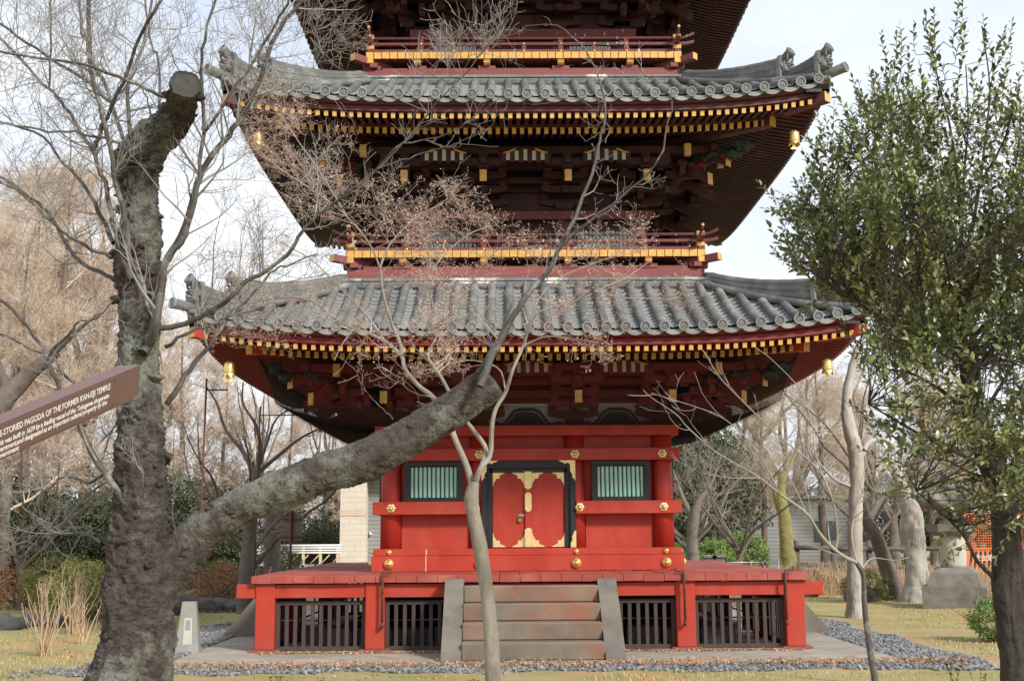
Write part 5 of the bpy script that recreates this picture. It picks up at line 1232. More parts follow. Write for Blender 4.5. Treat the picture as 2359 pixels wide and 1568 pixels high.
def evergreen():
    t = thing('broadleaf_evergreen_tree', 'glossy-leaved evergreen tree filling the right edge, trunk partly cut by the frame', 'tree'); Y = -14.1
    mb = MB(); P = np.array([at(u, v, Y) for u, v in ((2362, 1800), (2352, 1660), (2345, 1568), (2336, 1480), (2325, 1380), (2322, 1300), (2320, 1220), (2308, 1130), (2280, 1060), (2250, 980), (2238, 900), (2228, 800), (2222, 700), (2215, 600))]); P[0][2] = -0.05
    bark_tube(mb, P, np.array([50, 42, 38, 36, 36, 37, 34, 32, 30, 27, 24, 21, 16, 9])*(P[:, 1]-CAM[1])/FPX, 60, 61, burl=0.28, groove=0.16, n=260); part('trunk', mb, [M_['evbark']], t)
    rg = np.random.default_rng(21); br = Lines(); tw = Lines()
    limbs = [([(2290, 1330), (2250, 1290), (2225, 1240), (2190, 1200), (2150, 1165), (2110, 1130)], 0, -.6, 12, 4), ([(2320, 1180), (2340, 1080), (2350, 1000), (2352, 900)], .1, .5, 10, 4),
      ([(2290, 1080), (2200, 1040), (2120, 1000), (2050, 960), (2000, 930)], 0, -.5, 13, 4), ([(2245, 960), (2170, 900), (2100, 860), (2040, 850), (1990, 830)], 0, .5, 12, 4),
      ([(2235, 830), (2180, 780), (2120, 770), (2050, 740), (1980, 700), (1900, 640)], 0, -.7, 14, 4), ([(2225, 720), (2150, 650), (2060, 600), (1960, 560), (1860, 520)], 0, .3, 12, 4),
      ([(2222, 660), (2150, 560), (2080, 470), (2000, 390), (1930, 330)], 0, -.6, 11, 4), ([(2215, 600), (2180, 480), (2130, 360), (2080, 250), (2060, 180)], 0, .4, 11, 3.5),
      ([(2215, 600), (2210, 450), (2190, 300), (2160, 180), (2140, 60)], 0, -.3, 11, 3), ([(2218, 620), (2250, 470), (2270, 320), (2280, 200), (2262, 60)], 0, .3, 11, 3), ([(2215, 600), (2220, 420), (2230, 280), (2225, 150)], .1, .9, 9, 3), ([(2260, 420), (2310, 330), (2330, 260)], .2, -.7, 7, 3), ([(2330, 430), (2390, 330), (2400, 260)], -.2, .5, 7, 3), ([(2080, 470), (2060, 380), (2050, 260), (2040, 160)], -.4, -.1, 7, 3), ([(2150, 560), (2020, 470), (1990, 400), (1975, 310)], .2, .8, 7, 3),
      ([(2222, 700), (2290, 560), (2330, 430), (2350, 300), (2345, 210)], 0, -.5, 11, 3), ([(2228, 800), (2300, 700), (2350, 600), (2400, 500)], .1, -.4, 12, 4), ([(2250, 980), (2310, 880), (2360, 800), (2420, 700)], 0, .6, 12, 4),
      ([(2232, 760), (2240, 650), (2300, 560), (2340, 480)], .2, .9, 10, 3), ([(2222, 700), (2170, 690), (2100, 650), (2040, 640)], -.2, -1.2, 10, 3), ([(2240, 900), (2260, 840), (2300, 780), (2340, 760)], -.3, -1.1, 10, 3), ([(2235, 830), (2200, 700), (2180, 600), (2150, 520)], -.3, -1.1, 10, 3), ([(2235, 850), (2170, 760), (2110, 680), (2060, 600)], .3, 1.3, 10, 3), ([(2300, 1110), (2350, 1040), (2400, 980)], -.1, -.6, 9, 3), ([(2300, 1100), (2240, 1090), (2180, 1060), (2130, 1060)], .2, .8, 9, 3)]
    LP = []
    for i, (px, y0, y1, w0, w1) in enumerate(limbs):
        P, r = stem_px(px, Y+y0, Y+y1, w0, w1, 16, 0.05, seed=i+270); br.add(P, r, 8); LP.append(P)
    part('branches', br.build(MB()), [M_['evbark']], t)
    # leafy shoots: start near limbs, inside the crown outline
    poly_ = np.array([(2140, 40), (2120, 110), (2085, 95), (2060, 150), (2030, 125), (2010, 195), (2020, 250), (1975, 235), (1950, 300), (1965, 350), (1905, 345), (1870, 370), (1880, 420), (1832, 430), (1840, 480), (1790, 520), (1830, 545), (1785, 575), (1800, 610), (1850, 650), (1865, 690), (1930, 712), (1985, 745), (2010, 775), (1975, 830), (1955, 880), (1990, 920), (1985, 975), (2020, 1040), (2060, 1100), (2095, 1130), (2120, 1165), (2180, 1195), (2230, 1240), (2300, 1220), (2460, 1150), (2460, 240), (2350, 210), (2330, 260), (2290, 180), (2275, 40), (2250, 50), (2235, 150), (2200, 150), (2180, 50)], float)
    def inside(u, v):
        x0, y0 = poly_[:, 0], poly_[:, 1]; x1, y1 = np.roll(x0, -1), np.roll(y0, -1); c = ((y0 > v) != (y1 > v)) & (u < (x1-x0)*(v-y0)/(y1-y0+1e-9)+x0); return c.sum() % 2 == 1
    A_ = np.concatenate(LP); lp, ld, lu, ll, lw = [], [], [], [], []; cnt = 0; tries = 0
    while cnt < 2050 and tries < 40000:
        tries += 1; u, v = rg.uniform(1800, 2455), rg.uniform(40, 1250)
        if not inside(u-28, v): continue
        # crown depth is largest in the middle of its height
        hw = 1.25*math.sqrt(max(0.05, 1-((v-640)/680)**2))*min(1, max(.25, (u-1750)/300)); y = Y+rg.uniform(-1, 1)*hw
        if v > 860 and rg.random() < (0.62 if u < 2230 else 0.45): continue
        p = at(u, v, y); dens = vnoise(np.array([p]), 2.3, 5)[0]
        if (v < 260 and rg.random() < .68) or (v < 430 and u > 2130 and rg.random() < .40): continue
        if dens < (0.05 if v < 620 else -0.15) and rg.random() < 0.88: continue
        j = np.argmin(((A_-p)**2).sum(1)); b = A_[j]; dist = np.linalg.norm(p-b)
        if dist > (0.75 if v > 430 else 0.36): continue
        d0 = unit((p-b)+np.array([0, 0, 0.30+0.25*rg.random()])*(1 if v < 900 else 0.3)+rg.normal(size=3)*.12); Ls = rg.uniform(.20, .42)
        if dist > 0.05:
            mid = (p+b)/2+rg.normal(size=3)*.02; tw.add(np.array([b, mid, p]), [.0035, .003, .002], 4)
        n = int(Ls/0.022); pts = [p]; d = d0
        for q in range(n): d = unit(d+rg.normal(size=3)*.07+np.array([0, 0, .045 if v < 850 else 0.01])); pts.append(pts[-1]+d*(Ls/n))
        pts = np.array(pts); idx = np.linspace(0, n, 5).astype(int); tw.add(pts[idx], np.linspace(.002, .0011, 5), 3)
        ph = rg.uniform(0, 6.28)
        for q in range(1, n+1):
            dd = unit(pts[q]-pts[q-1]); s_ = np.cross(dd, (0, 0, 1)); s_ = unit(s_); z_ = np.cross(s_, dd); a = ph+q*2.4; o = math.cos(a)*s_+math.sin(a)*z_*0.7
            f = 1 if q == n else 0; ldv = unit(dd*(0.85+0.8*f)+o*(1.0-0.8*f)+rg.normal(size=3)*.12); lp.append(pts[q]); ld.append(ldv); lu.append(unit(np.array([0, 0, 1.0])+rg.normal(size=3)*.35+dd*.6))
            L0 = rg.uniform(.048, .074)*(1-.25*(q/n)); ll.append(L0); lw.append(L0*rg.uniform(.42, .54))
        cnt += 1
    mb = leaf_mesh(np.array(lp), np.array(ld), np.array(lu), np.array(ll), np.array(lw), rg)
    part('twigs', tw.build(MB()), [M_['evbark']], t); part('leaves', mb, [M_['evleaf']], t)
    print('evergreen leaves', len(lp), 'shoots', cnt)
evergreen()

# ----------------------------------------------------------------- tilted information board at the left edge
def board():
    t = thing('information_board', 'tilted brown metal information board with white lettering, cut by the left frame', 'sign')
    e = unit(ray(2407, -38))                          # long edge runs towards this vanishing point
    d0 = 2.25; TL = CAM+ray(0, 976)*d0
    def along(P0, u, v):                              # point of the line P0 + s*e closest to the view ray
        r_ = ray(u, v); A_ = np.stack([e, -r_], 1); s_ = np.linalg.lstsq(A_, CAM-P0, rcond=None)[0]; return P0+e*s_[0]
    TR = along(TL, 297.6, 850.6); r_ = ray(0, 1060); k = np.dot(TL-CAM, e)/np.dot(r_, e); BL = CAM+r_*k; dn = BL-TL
    h = np.linalg.norm(dn); dn = dn/h; nrm = np.cross(e, dn); nrm = nrm if np.dot(nrm, CAM-TL) > 0 else -nrm
    Lb = np.linalg.norm(TR-TL); TL2 = TL-e*0.62
    o = MB(); th = 0.030
    def pt(s_, q, z=0): return TL+e*s_+dn*q+nrm*z
    x0, x1 = -0.62, Lb
    sec = [(0, 0), (h, 0), (h, -th), (0, -th)]
    V = [pt(x, q, z) for x in (x0, x1) for q, z in sec]
    ch = 0.040; V += [pt(x1+ch, 0.003, -.004), pt(x1+ch, h-0.003, -.004)]
    o.add(V, [[0, 1, 5, 4], [1, 2, 6, 5], [2, 3, 7, 6], [3, 0, 4, 7], [0, 3, 2, 1], [4, 5, 9, 8], [5, 6, 9], [4, 8, 7], [6, 7, 8, 9]], 0)
    panel = MB(); a, b = x0+.02, x1-.030
    panel.add([pt(a, .004, .0015), pt(a, h-.006, .0015), pt(b, h-.006, .0015), pt(b, .004, .0015), pt(a, .004, 0), pt(a, h-.006, 0), pt(b, h-.006, 0), pt(b, .004, 0)], [[0, 1, 2, 3], [3, 2, 6, 7], [1, 5, 6, 2], [0, 3, 7, 4]], 0)
    M_['board'] = mat('brown_enamel', (0.15, 0.085, 0.075), (0.13, 0.074, 0.066), 3, 0.4, spec=0.5); M_['ink'] = mat('white_lettering', (0.75, 0.73, 0.71), (0.70, 0.68, 0.66), 3, 0.6)
    part('board', o, [M_['board']], t); part('panel', panel, [M_['board']], t)
    for s_, q in ((b-.018, .010), (b-.018, h-.014), (b-.36, h-.014), (b-.36, .010)):
        scb = MB(); c = pt(s_, q, .0015); k = 10; an = np.linspace(0, 2*math.pi, k, endpoint=False)
        V = np.concatenate([c+0.0032*(np.cos(an)[:, None]*e+np.sin(an)[:, None]*dn), c+nrm*.0015+0.002*(np.cos(an)[:, None]*e+np.sin(an)[:, None]*dn)])
        scb.add(V, [[j, (j+1) % k, k+(j+1) % k, k+j] for j in range(k)]+[list(range(k, 2*k))], 0); part('screw', scb, [M_['rust']], t)
    for txt, s1, q, size, shear in (('THE FIVE-STORIED PAGODA OF THE FORMER KAN-EIJI TEMPLE', b-.030, .33, .0135, 0), ('This was built in 1639 by a leading vassal of the Tokugawa shogunate', b-.034, .57, .0112, .28),
                                    ('government,and designated as an important cultural property by the', b-.040, .75, .0112, .28), ('national government.', b-.285, .92, .0112, .28)):
        cu = D.curves.new('lettering', 'FONT'); cu.body = txt; cu.size = size/0.70*0.98; cu.align_x = 'RIGHT'; cu.extrude = 0.0002; cu.offset = 0.00022; cu.shear = shear; cu.resolution_u = 2; cu.space_character = 0.93
        tmp = D.objects.new('tmp', cu); COL.objects.link(tmp); dg = bpy.context.evaluated_depsgraph_get(); me = D.meshes.new_from_object(tmp.evaluated_get(dg)); D.objects.remove(tmp)
        me.materials.clear(); me.materials.append(M_['ink']); lo = link('lettering', me, t)
        want = {0: None}; org = pt(s1, h*q, .0022); X = e; Yv = -dn; Z = np.cross(X, Yv)
        sx_ = 0.70 if q < .4 else 0.775; mw = Matrix(((X[0]*sx_, Yv[0], Z[0], org[0]), (X[1]*sx_, Yv[1], Z[1], org[1]), (X[2]*sx_, Yv[2], Z[2], org[2]), (0, 0, 0, 1))); lo.matrix_world = mw
    ps = MB(); c = pt(-0.45, h/2, -th-.002); ps.tube([(c[0], c[1]+.02, -0.05), (c[0], c[1]+.02, c[2]+.02)], 0.03, 12, 0); part('post', ps, [M_['board']], t)
board()
# ================================================================= BACKGROUND
M_['bgbark'] = mat('background_bark', (0.20, 0.165, 0.135), (0.11, 0.09, 0.075), 3, 0.9, bump=0.6, bscale=20, bdist=0.04, c3=(0.26, 0.24, 0.19), s3=1.2, stretch=(1, 1, 0.5))
M_['tan'] = mat('tan_twigs', (0.68, 0.55, 0.43), (0.52, 0.41, 0.32), 1.5, 0.8, island=0.3)
M_['tan2'] = mat('fawn_twigs', (0.66, 0.54, 0.40), (0.50, 0.40, 0.30), 1.5, 0.8, island=0.3)
M_['greytwig'] = mat('grey_brown_twigs', (0.38, 0.32, 0.28), (0.24, 0.20, 0.175), 2, 0.8, island=0.3)
M_['crape'] = mat('pale_peeling_bark', (0.47, 0.435, 0.385), (0.30, 0.275, 0.235), 2.5, 0.75, bump=0.6, bscale=12, bdist=0.03, c3=(0.17, 0.14, 0.11), s3=2.0, t3=(0.52, 0.62), stretch=(1.5, 1.5, 0.35))
M_['mossbark'] = mat('mossy_yellow_bark', (0.30, 0.27, 0.06), (0.17, 0.15, 0.09), 1.3, 0.9, bump=0.6, bscale=15, bdist=0.03, stretch=(1, 1, 0.4))
M_['dkleaf'] = mat('dark_evergreen_leaves', (0.085, 0.105, 0.045), (0.04, 0.048, 0.028), 0.7, 0.6, island=0.5)
M_['brleaf'] = mat('bright_green_leaves', (0.21, 0.30, 0.075), (0.11, 0.18, 0.045), 0.9, 0.6, island=0.4)
M_['yeleaf'] = mat('yellow_green_leaves', (0.25, 0.24, 0.055), (0.13, 0.15, 0.04), 1.6, 0.6, island=0.4)
M_['ruleaf'] = mat('rusty_brown_leaves', (0.36, 0.16, 0.07), (0.20, 0.12, 0.06), 1.6, 0.7, island=0.4)
M_['straw'] = mat('straw_stalks', (0.60, 0.44, 0.29), (0.42, 0.30, 0.19), 3, 0.8, island=0.3)
M_['lantern'] = mat('lantern_granite', (0.25, 0.235, 0.205), (0.15, 0.14, 0.12), 4, 0.9, bump=0.5, bscale=35, c3=(0.13, 0.12, 0.095), s3=1.5, t3=(0.52, 0.68))
M_['lanternpost'] = mat('pale_granite', (0.50, 0.465, 0.39), (0.42, 0.39, 0.33), 3, 0.85, bump=0.3, c3=(0.30, 0.27, 0.21), s3=1.3, t3=(0.6, 0.7))
M_['cream'] = mat('cream_block_wall', (0.66, 0.60, 0.51), (0.60, 0.54, 0.46), 1, 0.8)
M_['greywall'] = mat('grey_ribbed_wall', (0.30, 0.31, 0.305), (0.25, 0.26, 0.255), 1, 0.8)
M_['wpaint'] = mat('white_paint', (0.78, 0.78, 0.76), (0.70, 0.70, 0.68), 3, 0.6)
M_['oldwood'] = mat('weathered_rail_wood', (0.15, 0.125, 0.11), (0.09, 0.075, 0.068), 4, 0.9, bump=0.5)
M_['orange'] = mat('safety_orange', (0.80, 0.20, 0.04), (0.68, 0.16, 0.04), 3, 0.5)
M_['yellow'] = mat('safety_yellow', (0.80, 0.55, 0.06), None, 3, 0.5)
M_['concrete'] = mat('mossy_concrete', (0.30, 0.30, 0.265), (0.21, 0.225, 0.19), 4, 0.9, bump=0.4, c3=(0.38, 0.37, 0.34), s3=2)
M_['rock'] = mat('dark_garden_rock', (0.13, 0.125, 0.115), (0.07, 0.068, 0.062), 3, 0.9, bump=0.7, bscale=12, bdist=0.04)
M_['signback'] = mat('dull_brown_metal', (0.20, 0.13, 0.11), (0.16, 0.105, 0.09), 4, 0.5)
M_['glass'] = mat('dim_window', (0.05, 0.06, 0.065), None, 3, 0.2, spec=0.6)

def bare_tree(seed, H, style, twmat, bmat='bgbark', name='bare_tree'):
    rg = np.random.default_rng(seed); br = Lines(); tw = Lines()
    root = link(name, None)
    th = {'up': .50, 'spread': .26, 'fuzzy': .92}[style]*H
    k = 9; P = np.stack([np.cumsum(rg.normal(0, .05*H/12, k)), np.cumsum(rg.normal(0, .05*H/12, k)), np.linspace(-.05, th, k)], 1); P[:, :2] -= P[0, :2]
    r0 = H*{'up': .020, 'spread': .026, 'fuzzy': .018}[style]; rad = np.linspace(r0, r0*{'up': .5, 'spread': .7, 'fuzzy': .12}[style], k); rad[0] *= 1.35
    P2 = smooth(P, 24); r2 = np.interp(np.linspace(0, 1, 24), np.linspace(0, 1, k), rad); mb = MB(); l_ = Lines(); l_.add(P2, r2, 12); l_.build(mb)
    rm = 0.0046
    if style in ('up', 'spread'):
        nl = 9 if style == 'up' else 7; limbs = []
        for q in range(nl):
            a = q*2.4+rg.uniform(-.4, .4); f = rg.uniform(.6, 1) if q > 2 else 1.0; b = P2[int(23*f)]; tilt = rg.uniform(.25, .6) if style == 'up' else rg.uniform(.6, 1.05)
            d = np.array([math.cos(a)*math.sin(tilt), math.sin(a)*math.sin(tilt), math.cos(tilt)]); L_ = (H-b[2])*rg.uniform(.75, 1.0)/max(.55, math.cos(tilt*.8)); n = 10; pts = [b]
            for i in range(n): d = unit(d+rg.normal(size=3)*.13+np.array([0, 0, .06])); pts.append(pts[-1]+d*L_/n)
            pts = np.array(pts); rr = np.linspace(r0*.42, .012, n+1); br.add(pts, rr, 7); limbs.append((pts, rr))
        for pts, rr in limbs: offshoots(rg, tw, pts, rr, 4, 12.5/H*1.45, H*.21, 0.8, 0.35 if style == 'up' else 0.22, None, None, .12, rm, .16, 5, .56, .55)
    else:
        offshoots(rg, tw, P2, r2, 4, 40/H, H*.27, 1.0, .25, None, None, .22, rm, .13, 5, .46, .40)
    part('trunk', mb, [M_[bmat]], root)
    if br.g: part('branches', br.build(MB()), [M_[bmat]], root)
    part('crown', tw.build(MB()), [M_[twmat]], root)
    print(name, style, 'twigs', tw.count())
    return root
def place(proto, used, u, v, Y, H0, H, rz, lb, group, cat='tree', zoff=0.0, z=None):
    "stand a copy of proto on the ground at picture column u on plane y = Y"
    p = at(u, 1227, Y); o = proto if not used[0] else copy_tree(proto); used[0] = True
    setpos(o, (p[0], Y, ground_z(p[0], Y)+zoff), rz, H/H0); tag(o, lb, cat, group); return o

ta = bare_tree(1, 14, 'up', 'tan', name='bare_tree'); ua = [False]
tb = bare_tree(2, 12, 'spread', 'tan2', name='bare_tree'); ub = [False]
tcx = bare_tree(3, 13, 'fuzzy', 'tan', name='bare_tree'); uc = [False]
td = bare_tree(4, 7, 'spread', 'greytwig', name='small_bare_tree'); ud = [False]
te = bare_tree(5, 13, 'fuzzy', 'tan2', name='bare_tree'); ue = [False]
GL, GR = 'bare trees in the thicket at the left', 'bare trees in the thicket at the right'
rgb_ = random.Random(5)
LBL = 'bare orange-tan tree in the dense thicket beyond the lawn at the left'
LBR = 'bare fawn-twigged tree in the dense thicket behind the pagoda at the right'
for u, Y, H, w_ in ((-60, 20, 15, 'a'), (40, 24, 16.5, 'c'), (120, 19, 15, 'c'), (190, 27, 15.5, 'a'), (265, 22, 12.5, 'c'), (340, 30, 12, 'a'), (420, 26, 10.5, 'c'), (500, 33, 10, 'c'), (585, 30, 9.3, 'a'), (660, 36, 9.4, 'c'), (750, 33, 8.6, 'a'), (830, 42, 9.0, 'c'), (-150, 28, 17, 'c'), (80, 34, 18, 'a'), (0, 14, 11.5, 'c')):
    pr_, us, h0 = {'a': (ta, ua, 14), 'c': (tcx, uc, 13)}[w_]; place(pr_, us, u, 0, Y, h0, H, rgb_.uniform(0, 6), LBL, GL)
for u, Y, H, w_ in ((1600, 32, 8.5, 'e'), (1690, 36, 12.5, 'b'), (1760, 28, 8.8, 'e'), (1830, 38, 12.5, 'b'), (1900, 30, 10.2, 'e'), (1980, 34, 10.0, 'e'), (2060, 28, 9.6, 'b'), (2150, 33, 10.0, 'e'), (2240, 27, 9.0, 'e'), (2330, 34, 10.5, 'b'), (2430, 30, 10, 'e'), (1540, 40, 8, 'e')):
    pr_, us, h0 = {'b': (tb, ub, 12), 'e': (te, ue, 13)}[w_]; place(pr_, us, u, 0, Y, h0, H, rgb_.uniform(0, 6), LBR, GR)
for u, Y, H, lb in ((572, 6.5, 4.9, 'dark-stemmed small bare tree between the sloping limb and the lowest roof'), (1592, 17, 5.4, 'dark twisting bare tree just right of the red walls'), (60, 7, 4.6, 'grey bare tree with crooked low branches at the left edge'), (1700, 14, 4.6, 'small grey bare tree above the grey planters'), (2000, 20, 6.5, 'grey-brown bare tree behind the white trunk')):
    place(td, ud, u, 0, Y, 7, H, rgb_.uniform(0, 6), lb, None)

# leafy shrubs -----------------------------------------------------------------
def shrub(seed, size, mt, n=9000, ls=0.06, name='shrub', hollow=0.55):
    rg = np.random.default_rng(seed); root = link(name, None)
    Q = rg.normal(size=(n*3, 3)); Q /= np.linalg.norm(Q, axis=1)[:, None]; rr = rg.uniform(hollow, 1, n*3)**0.7
    f = 1+0.30*vnoise(Q*1.0+seed, 2.2, seed)+0.16*vnoise(Q+seed, 5.0, seed+1); P = Q*(rr*f)[:, None]
    k = vnoise(P+3, 4.0, seed+2) > -0.25; P = P[k][:n]; P[:, 2] = np.maximum(P[:, 2], -0.92); P = P*np.array(size)/2+np.array([0, 0, size[2]*.47]); n = len(P)
    s_ = rg.uniform(.6, 1.25, (n, 1))*ls; a = unit_rows(rg.normal(size=(n, 3))); b = unit_rows(np.cross(a, rg.normal(size=(n, 3))))
    V = np.stack([P-a*s_, P-b*s_*.42, P+a*s_, P+b*s_*.42], 1)
    part('foliage', MB().add(V.reshape(-1, 3), np.arange(4*n).reshape(n, 4), 0), [M_[mt]], root)
    l_ = Lines()
    for q in range(9):
        e = rg.normal(0, .25, 3)*np.array(size); e[2] = size[2]*rg.uniform(.5, .85); l_.add(smooth([(rg.normal(0, .05), rg.normal(0, .05), -.03), e*.45+rg.normal(0, .04, 3), e], 7), np.linspace(.035, .012, 7)*min(1, size[2]/1.5), 6)
    part('stem', l_.build(MB()), [M_['bgbark']], root); return root
def unit_rows(a): return a/(np.linalg.norm(a, axis=1)[:, None]+1e-9)
dk_ = shrub(1, (4, 4, 4), 'dkleaf', 11000, .085, 'evergreen_tree'); br_ = shrub(2, (3, 3, 2.4), 'brleaf', 8000, .075, 'green_bush')
ye_ = shrub(3, (2.4, 2.4, 1.5), 'yeleaf', 9000, .035, 'azalea_bush'); ru_ = shrub(4, (2.4, 2.2, 1.2), 'ruleaf', 6000, .035, 'rusty_shrub')
us_ = {'d': [False], 'b': [False], 'y': [False], 'r': [False]}
def bush(t, u, Y, sc, lb, gp=None, zs=1.0):
    pr_ = {'d': dk_, 'b': br_, 'y': ye_, 'r': ru_}[t]; p = at(u, 1227, Y); o = pr_ if not us_[t][0] else copy_tree(pr_); us_[t][0] = True
    setpos(o, (p[0], Y, ground_z(p[0], Y)), rgb_.uniform(0, 6), (sc, sc, sc*zs)); tag(o, lb, 'tree' if t == 'd' else 'bush', gp)
GD = 'dark evergreen trees behind the thicket'; LD = 'dark evergreen tree low in the thicket along the back'
for u, Y, sc, zs in ((-80, 15, 1.0, .9), (10, 17, 1.0, .85), (95, 16, .85, .75), (175, 18, .9, .85), (250, 20, .9, .9), (430, 18, .95, .95), (500, 19, .8, .8), (330, 20, .9, .9), (565, 30, .7, .6), (738, 31, .55, .85), (700, 33, .7, .8), (830, 44, 1.2, 1.0), (-30, 45, 1.6, 1.0), (200, 48, 1.6, 1.0), (400, 50, 1.5, 1.0), (600, 52, 1.4, 1.0), (720, 50, 1.4, .9), (1610, 27, 1.2, 1.25), (1660, 46, 1.5, 1.2), (1560, 45, 1.5, 1.1), (1760, 48, 1.2, .9), (1880, 52, 1.4, .8), (2020, 50, 1.4, .9), (2160, 52, 1.5, .9), (2300, 48, 1.5, .9), (2420, 50, 1.5, .9), (1000, 60, 1.8, 1), (1300, 60, 1.8, 1)):
    bush('d', u, Y, sc, LD, GD, zs)
bush('b', 1640, 20, .62, 'bright green bush behind the deck, nearer the red walls'); bush('b', 1700, 21, .72, 'bright green bush beside the grey building'); bush('b', 1580, 23, .6, 'green bush half hidden by the red corner column')
bush('b', 2050, 30, .45, 'low green bush behind the rustic rail fence', None, .6); bush('b', 2350, 12, .42, 'green bush in front of the orange barriers'); bush('b', 2285, -3.0, .30, 'dark green low shrub at the foot of the stone lantern, beside the evergreen trunk')
bush('y', 215, 2.8, .82, 'rounded yellow green azalea bush left of the big gnarled trunk'); bush('y', 160, 5.5, .9, 'yellow green azalea bush further behind the bare straw shrub'); bush('y', 1985, 8, .55, 'small yellow green bush behind the pale trunk')
bush('y', 520, 13, .7, 'green bush behind the rusty shrubs, left of the notice board')
bush('r', 55, 7.5, 1.0, 'rusty brown low shrub at the left edge'); bush('r', 500, 9, .9, 'rusty orange shrub above the row of dark rocks'); bush('r', 545, 11, .8, 'orange brown shrub beside the dark trunk'); bush('r', 715, 13, .6, 'brown clipped shrub below the white railing', None, .7); bush('r', 1840, 12, .7, 'brown shrub under the rustic fence')
bush('d', 640, 16, .35, 'dark clipped bush near the brown notice board')

# multi-stemmed straw coloured shrubs ---------------------------------------------
def stalks(seed, H, n, lb, u, Y, spread=.8):
    rg = np.random.default_rng(seed); root = link('straw_shrub', None); l_ = Lines(); t2 = Lines()
    for q in range(n):
        a = rg.uniform(0, 6.28); tl = rg.uniform(.05, spread); d = np.array([math.cos(a)*tl, math.sin(a)*tl, 1]); d = unit(d); L_ = H*rg.uniform(.45, 1); pts = [np.array([rg.normal(0, .04), rg.normal(0, .04), -.03])]
        for i in range(6): d = unit(d+rg.normal(size=3)*.09+np.array([0, 0, .08])); pts.append(pts[-1]+d*L_/6)
        pts = np.array(pts); r = np.linspace(.011, .004, 7); l_.add(pts, r, 5); offshoots(rg, t2, pts, r, 1, 3.5, .28*H, .5, .6, None, None, .3, .0035, .1, 4, .5)
    part('stem', l_.build(MB()), [M_['straw']], root); part('twigs', t2.build(MB()), [M_['straw']], root)
    p = at(u, 1227, Y); setpos(root, (p[0], Y, ground_z(p[0], Y))); tag(root, lb, 'bush')
stalks(1, 1.35, 20, 'straw-coloured leafless shrub fanning out on the left lawn', 118, -4.2, .75); stalks(2, 1.3, 26, 'upright clump of straw stalks behind the leafless shrub at the left', 180, -.5, .35); stalks(3, .75, 9, 'small straw twig shrub close to the left of the gnarled trunk', 205, -2.2, .5)
def reeds():
    rg = np.random.default_rng(8); l_ = Lines(); 
    for q in range(5200):
        if rg.random() < .55: u, Y, h = rg.uniform(1600, 1830), rg.uniform(6, 12), rg.uniform(.35, .75)
        else: u, Y, h = rg.uniform(2130, 2360), rg.uniform(7, 12), rg.uniform(.4, .85)
        if rg.random() < .25: u, Y, h = rg.uniform(1800, 2150), rg.uniform(11, 14), rg.uniform(.4, .9)
        p = at(u, 1227, Y); b = np.array([p[0], Y, 0.0]); d = rg.normal(0, .13, 3); d[2] = 1; l_.add([b, b+d*h*.55, b+d*h+np.array([d[0], d[1], 0])*h*.25], [.006, .005, .003], 3)
    tag(part('dry_reeds', l_.build(MB()), [M_['straw']], None), 'dry straw-coloured reeds and stalks beyond the deck and round the lantern', 'reeds', kind='stuff')
reeds()

# tree trunks standing on the right-hand lawn --------------------------------------
def px_tree(name, lb, px, W_, Y, mt, limbs=(), tw_d=0, twm='greytwig', burl=.25, k=40, groove=.05, rmin=.004):
    t = thing(name, lb, 'tree'); P = np.array([at(u, v, Y) for u, v in px]); P[0][2] = ground_z(P[0][0], Y)-.05
    mb = MB(); bark_tube(mb, P, np.array(W_)/2*(P[:, 1]-CAM[1])/FPX, k, abs(int(px[0][0])), burl=burl, groove=groove, n=150)
    part('trunk', mb, [M_[mt]], t)
    br = Lines(); tw = Lines(); rg = np.random.default_rng(abs(int(px[0][0])))
    for i, (lp_, y0, y1, w0, w1) in enumerate(limbs):
        Q, r = stem_px(lp_, Y+y0, Y+y1, w0, w1, max(10, 3*len(lp_)), .05, seed=i); br.add(Q, r, 9)
        if tw_d: offshoots(rg, tw, Q, r, 3, tw_d, .9, .8, .3, None, None, .25, rmin, .18, 5, .55)
    if br.g: part('branches', br.build(MB()), [M_[mt]], t)
    if tw.g: part('twigs', tw.build(MB()), [M_[twm]], t)
px_tree('pale_barked_tree', 'tall white-barked tree with a lopped top, standing on the lawn right of the deck', [(1972, 1425), (1971, 1400), (1970, 1330), (1970, 1260), (1971, 1180), (1974, 1100), (1972, 1040), (1958, 990), (1950, 930), (1958, 870), (1972, 815), (1986, 782)], [48, 40, 36, 34, 33, 33, 34, 29, 24, 21, 19, 14], 2.3, 'crape',
        [([(1985, 1050), (2000, 1020), (2030, 1010), (2062, 1030)], 0, .4, 17, 9), ([(1962, 1120), (1925, 1105), (1890, 1070), (1870, 1040)], 0, -.6, 10, 4), ([(1975, 800), (2000, 785), (2012, 800), (2020, 860)], 0, .2, 9, 3)], 1.5)
px_tree('leaning_tree', 'brown tree trunk leaning to the left behind the white-barked tree', [(2062, 1362), (2050, 1330), (2035, 1280), (2018, 1235), (1998, 1200), (1985, 1160)], [48, 38, 32, 30, 30, 22], 8.5, 'bgbark', [([(1998, 1200), (2030, 1150), (2075, 1110), (2110, 1070)], 0, .8, 22, 10), ([(1988, 1170), (1975, 1120), (1985, 1060)], 0, -.3, 16, 6)], 2.2)
px_tree('hollow_tree', 'thick pale tree trunk with a dark hollow, left of the stone lantern', [(2110, 1366), (2112, 1350), (2112, 1300), (2108, 1260), (2100, 1215), (2098, 1180), (2085, 1140), (2065, 1090), (2045, 1050)], [76, 54, 49, 47, 52, 46, 32, 24, 17], 7.5, 'crape', [([(2095, 1190), (2072, 1150), (2066, 1110), (2070, 1060)], 0, .3, 20, 10), ([(2105, 1180), (2115, 1120), (2150, 1060)], 0, .4, 26, 10)], 2.2)
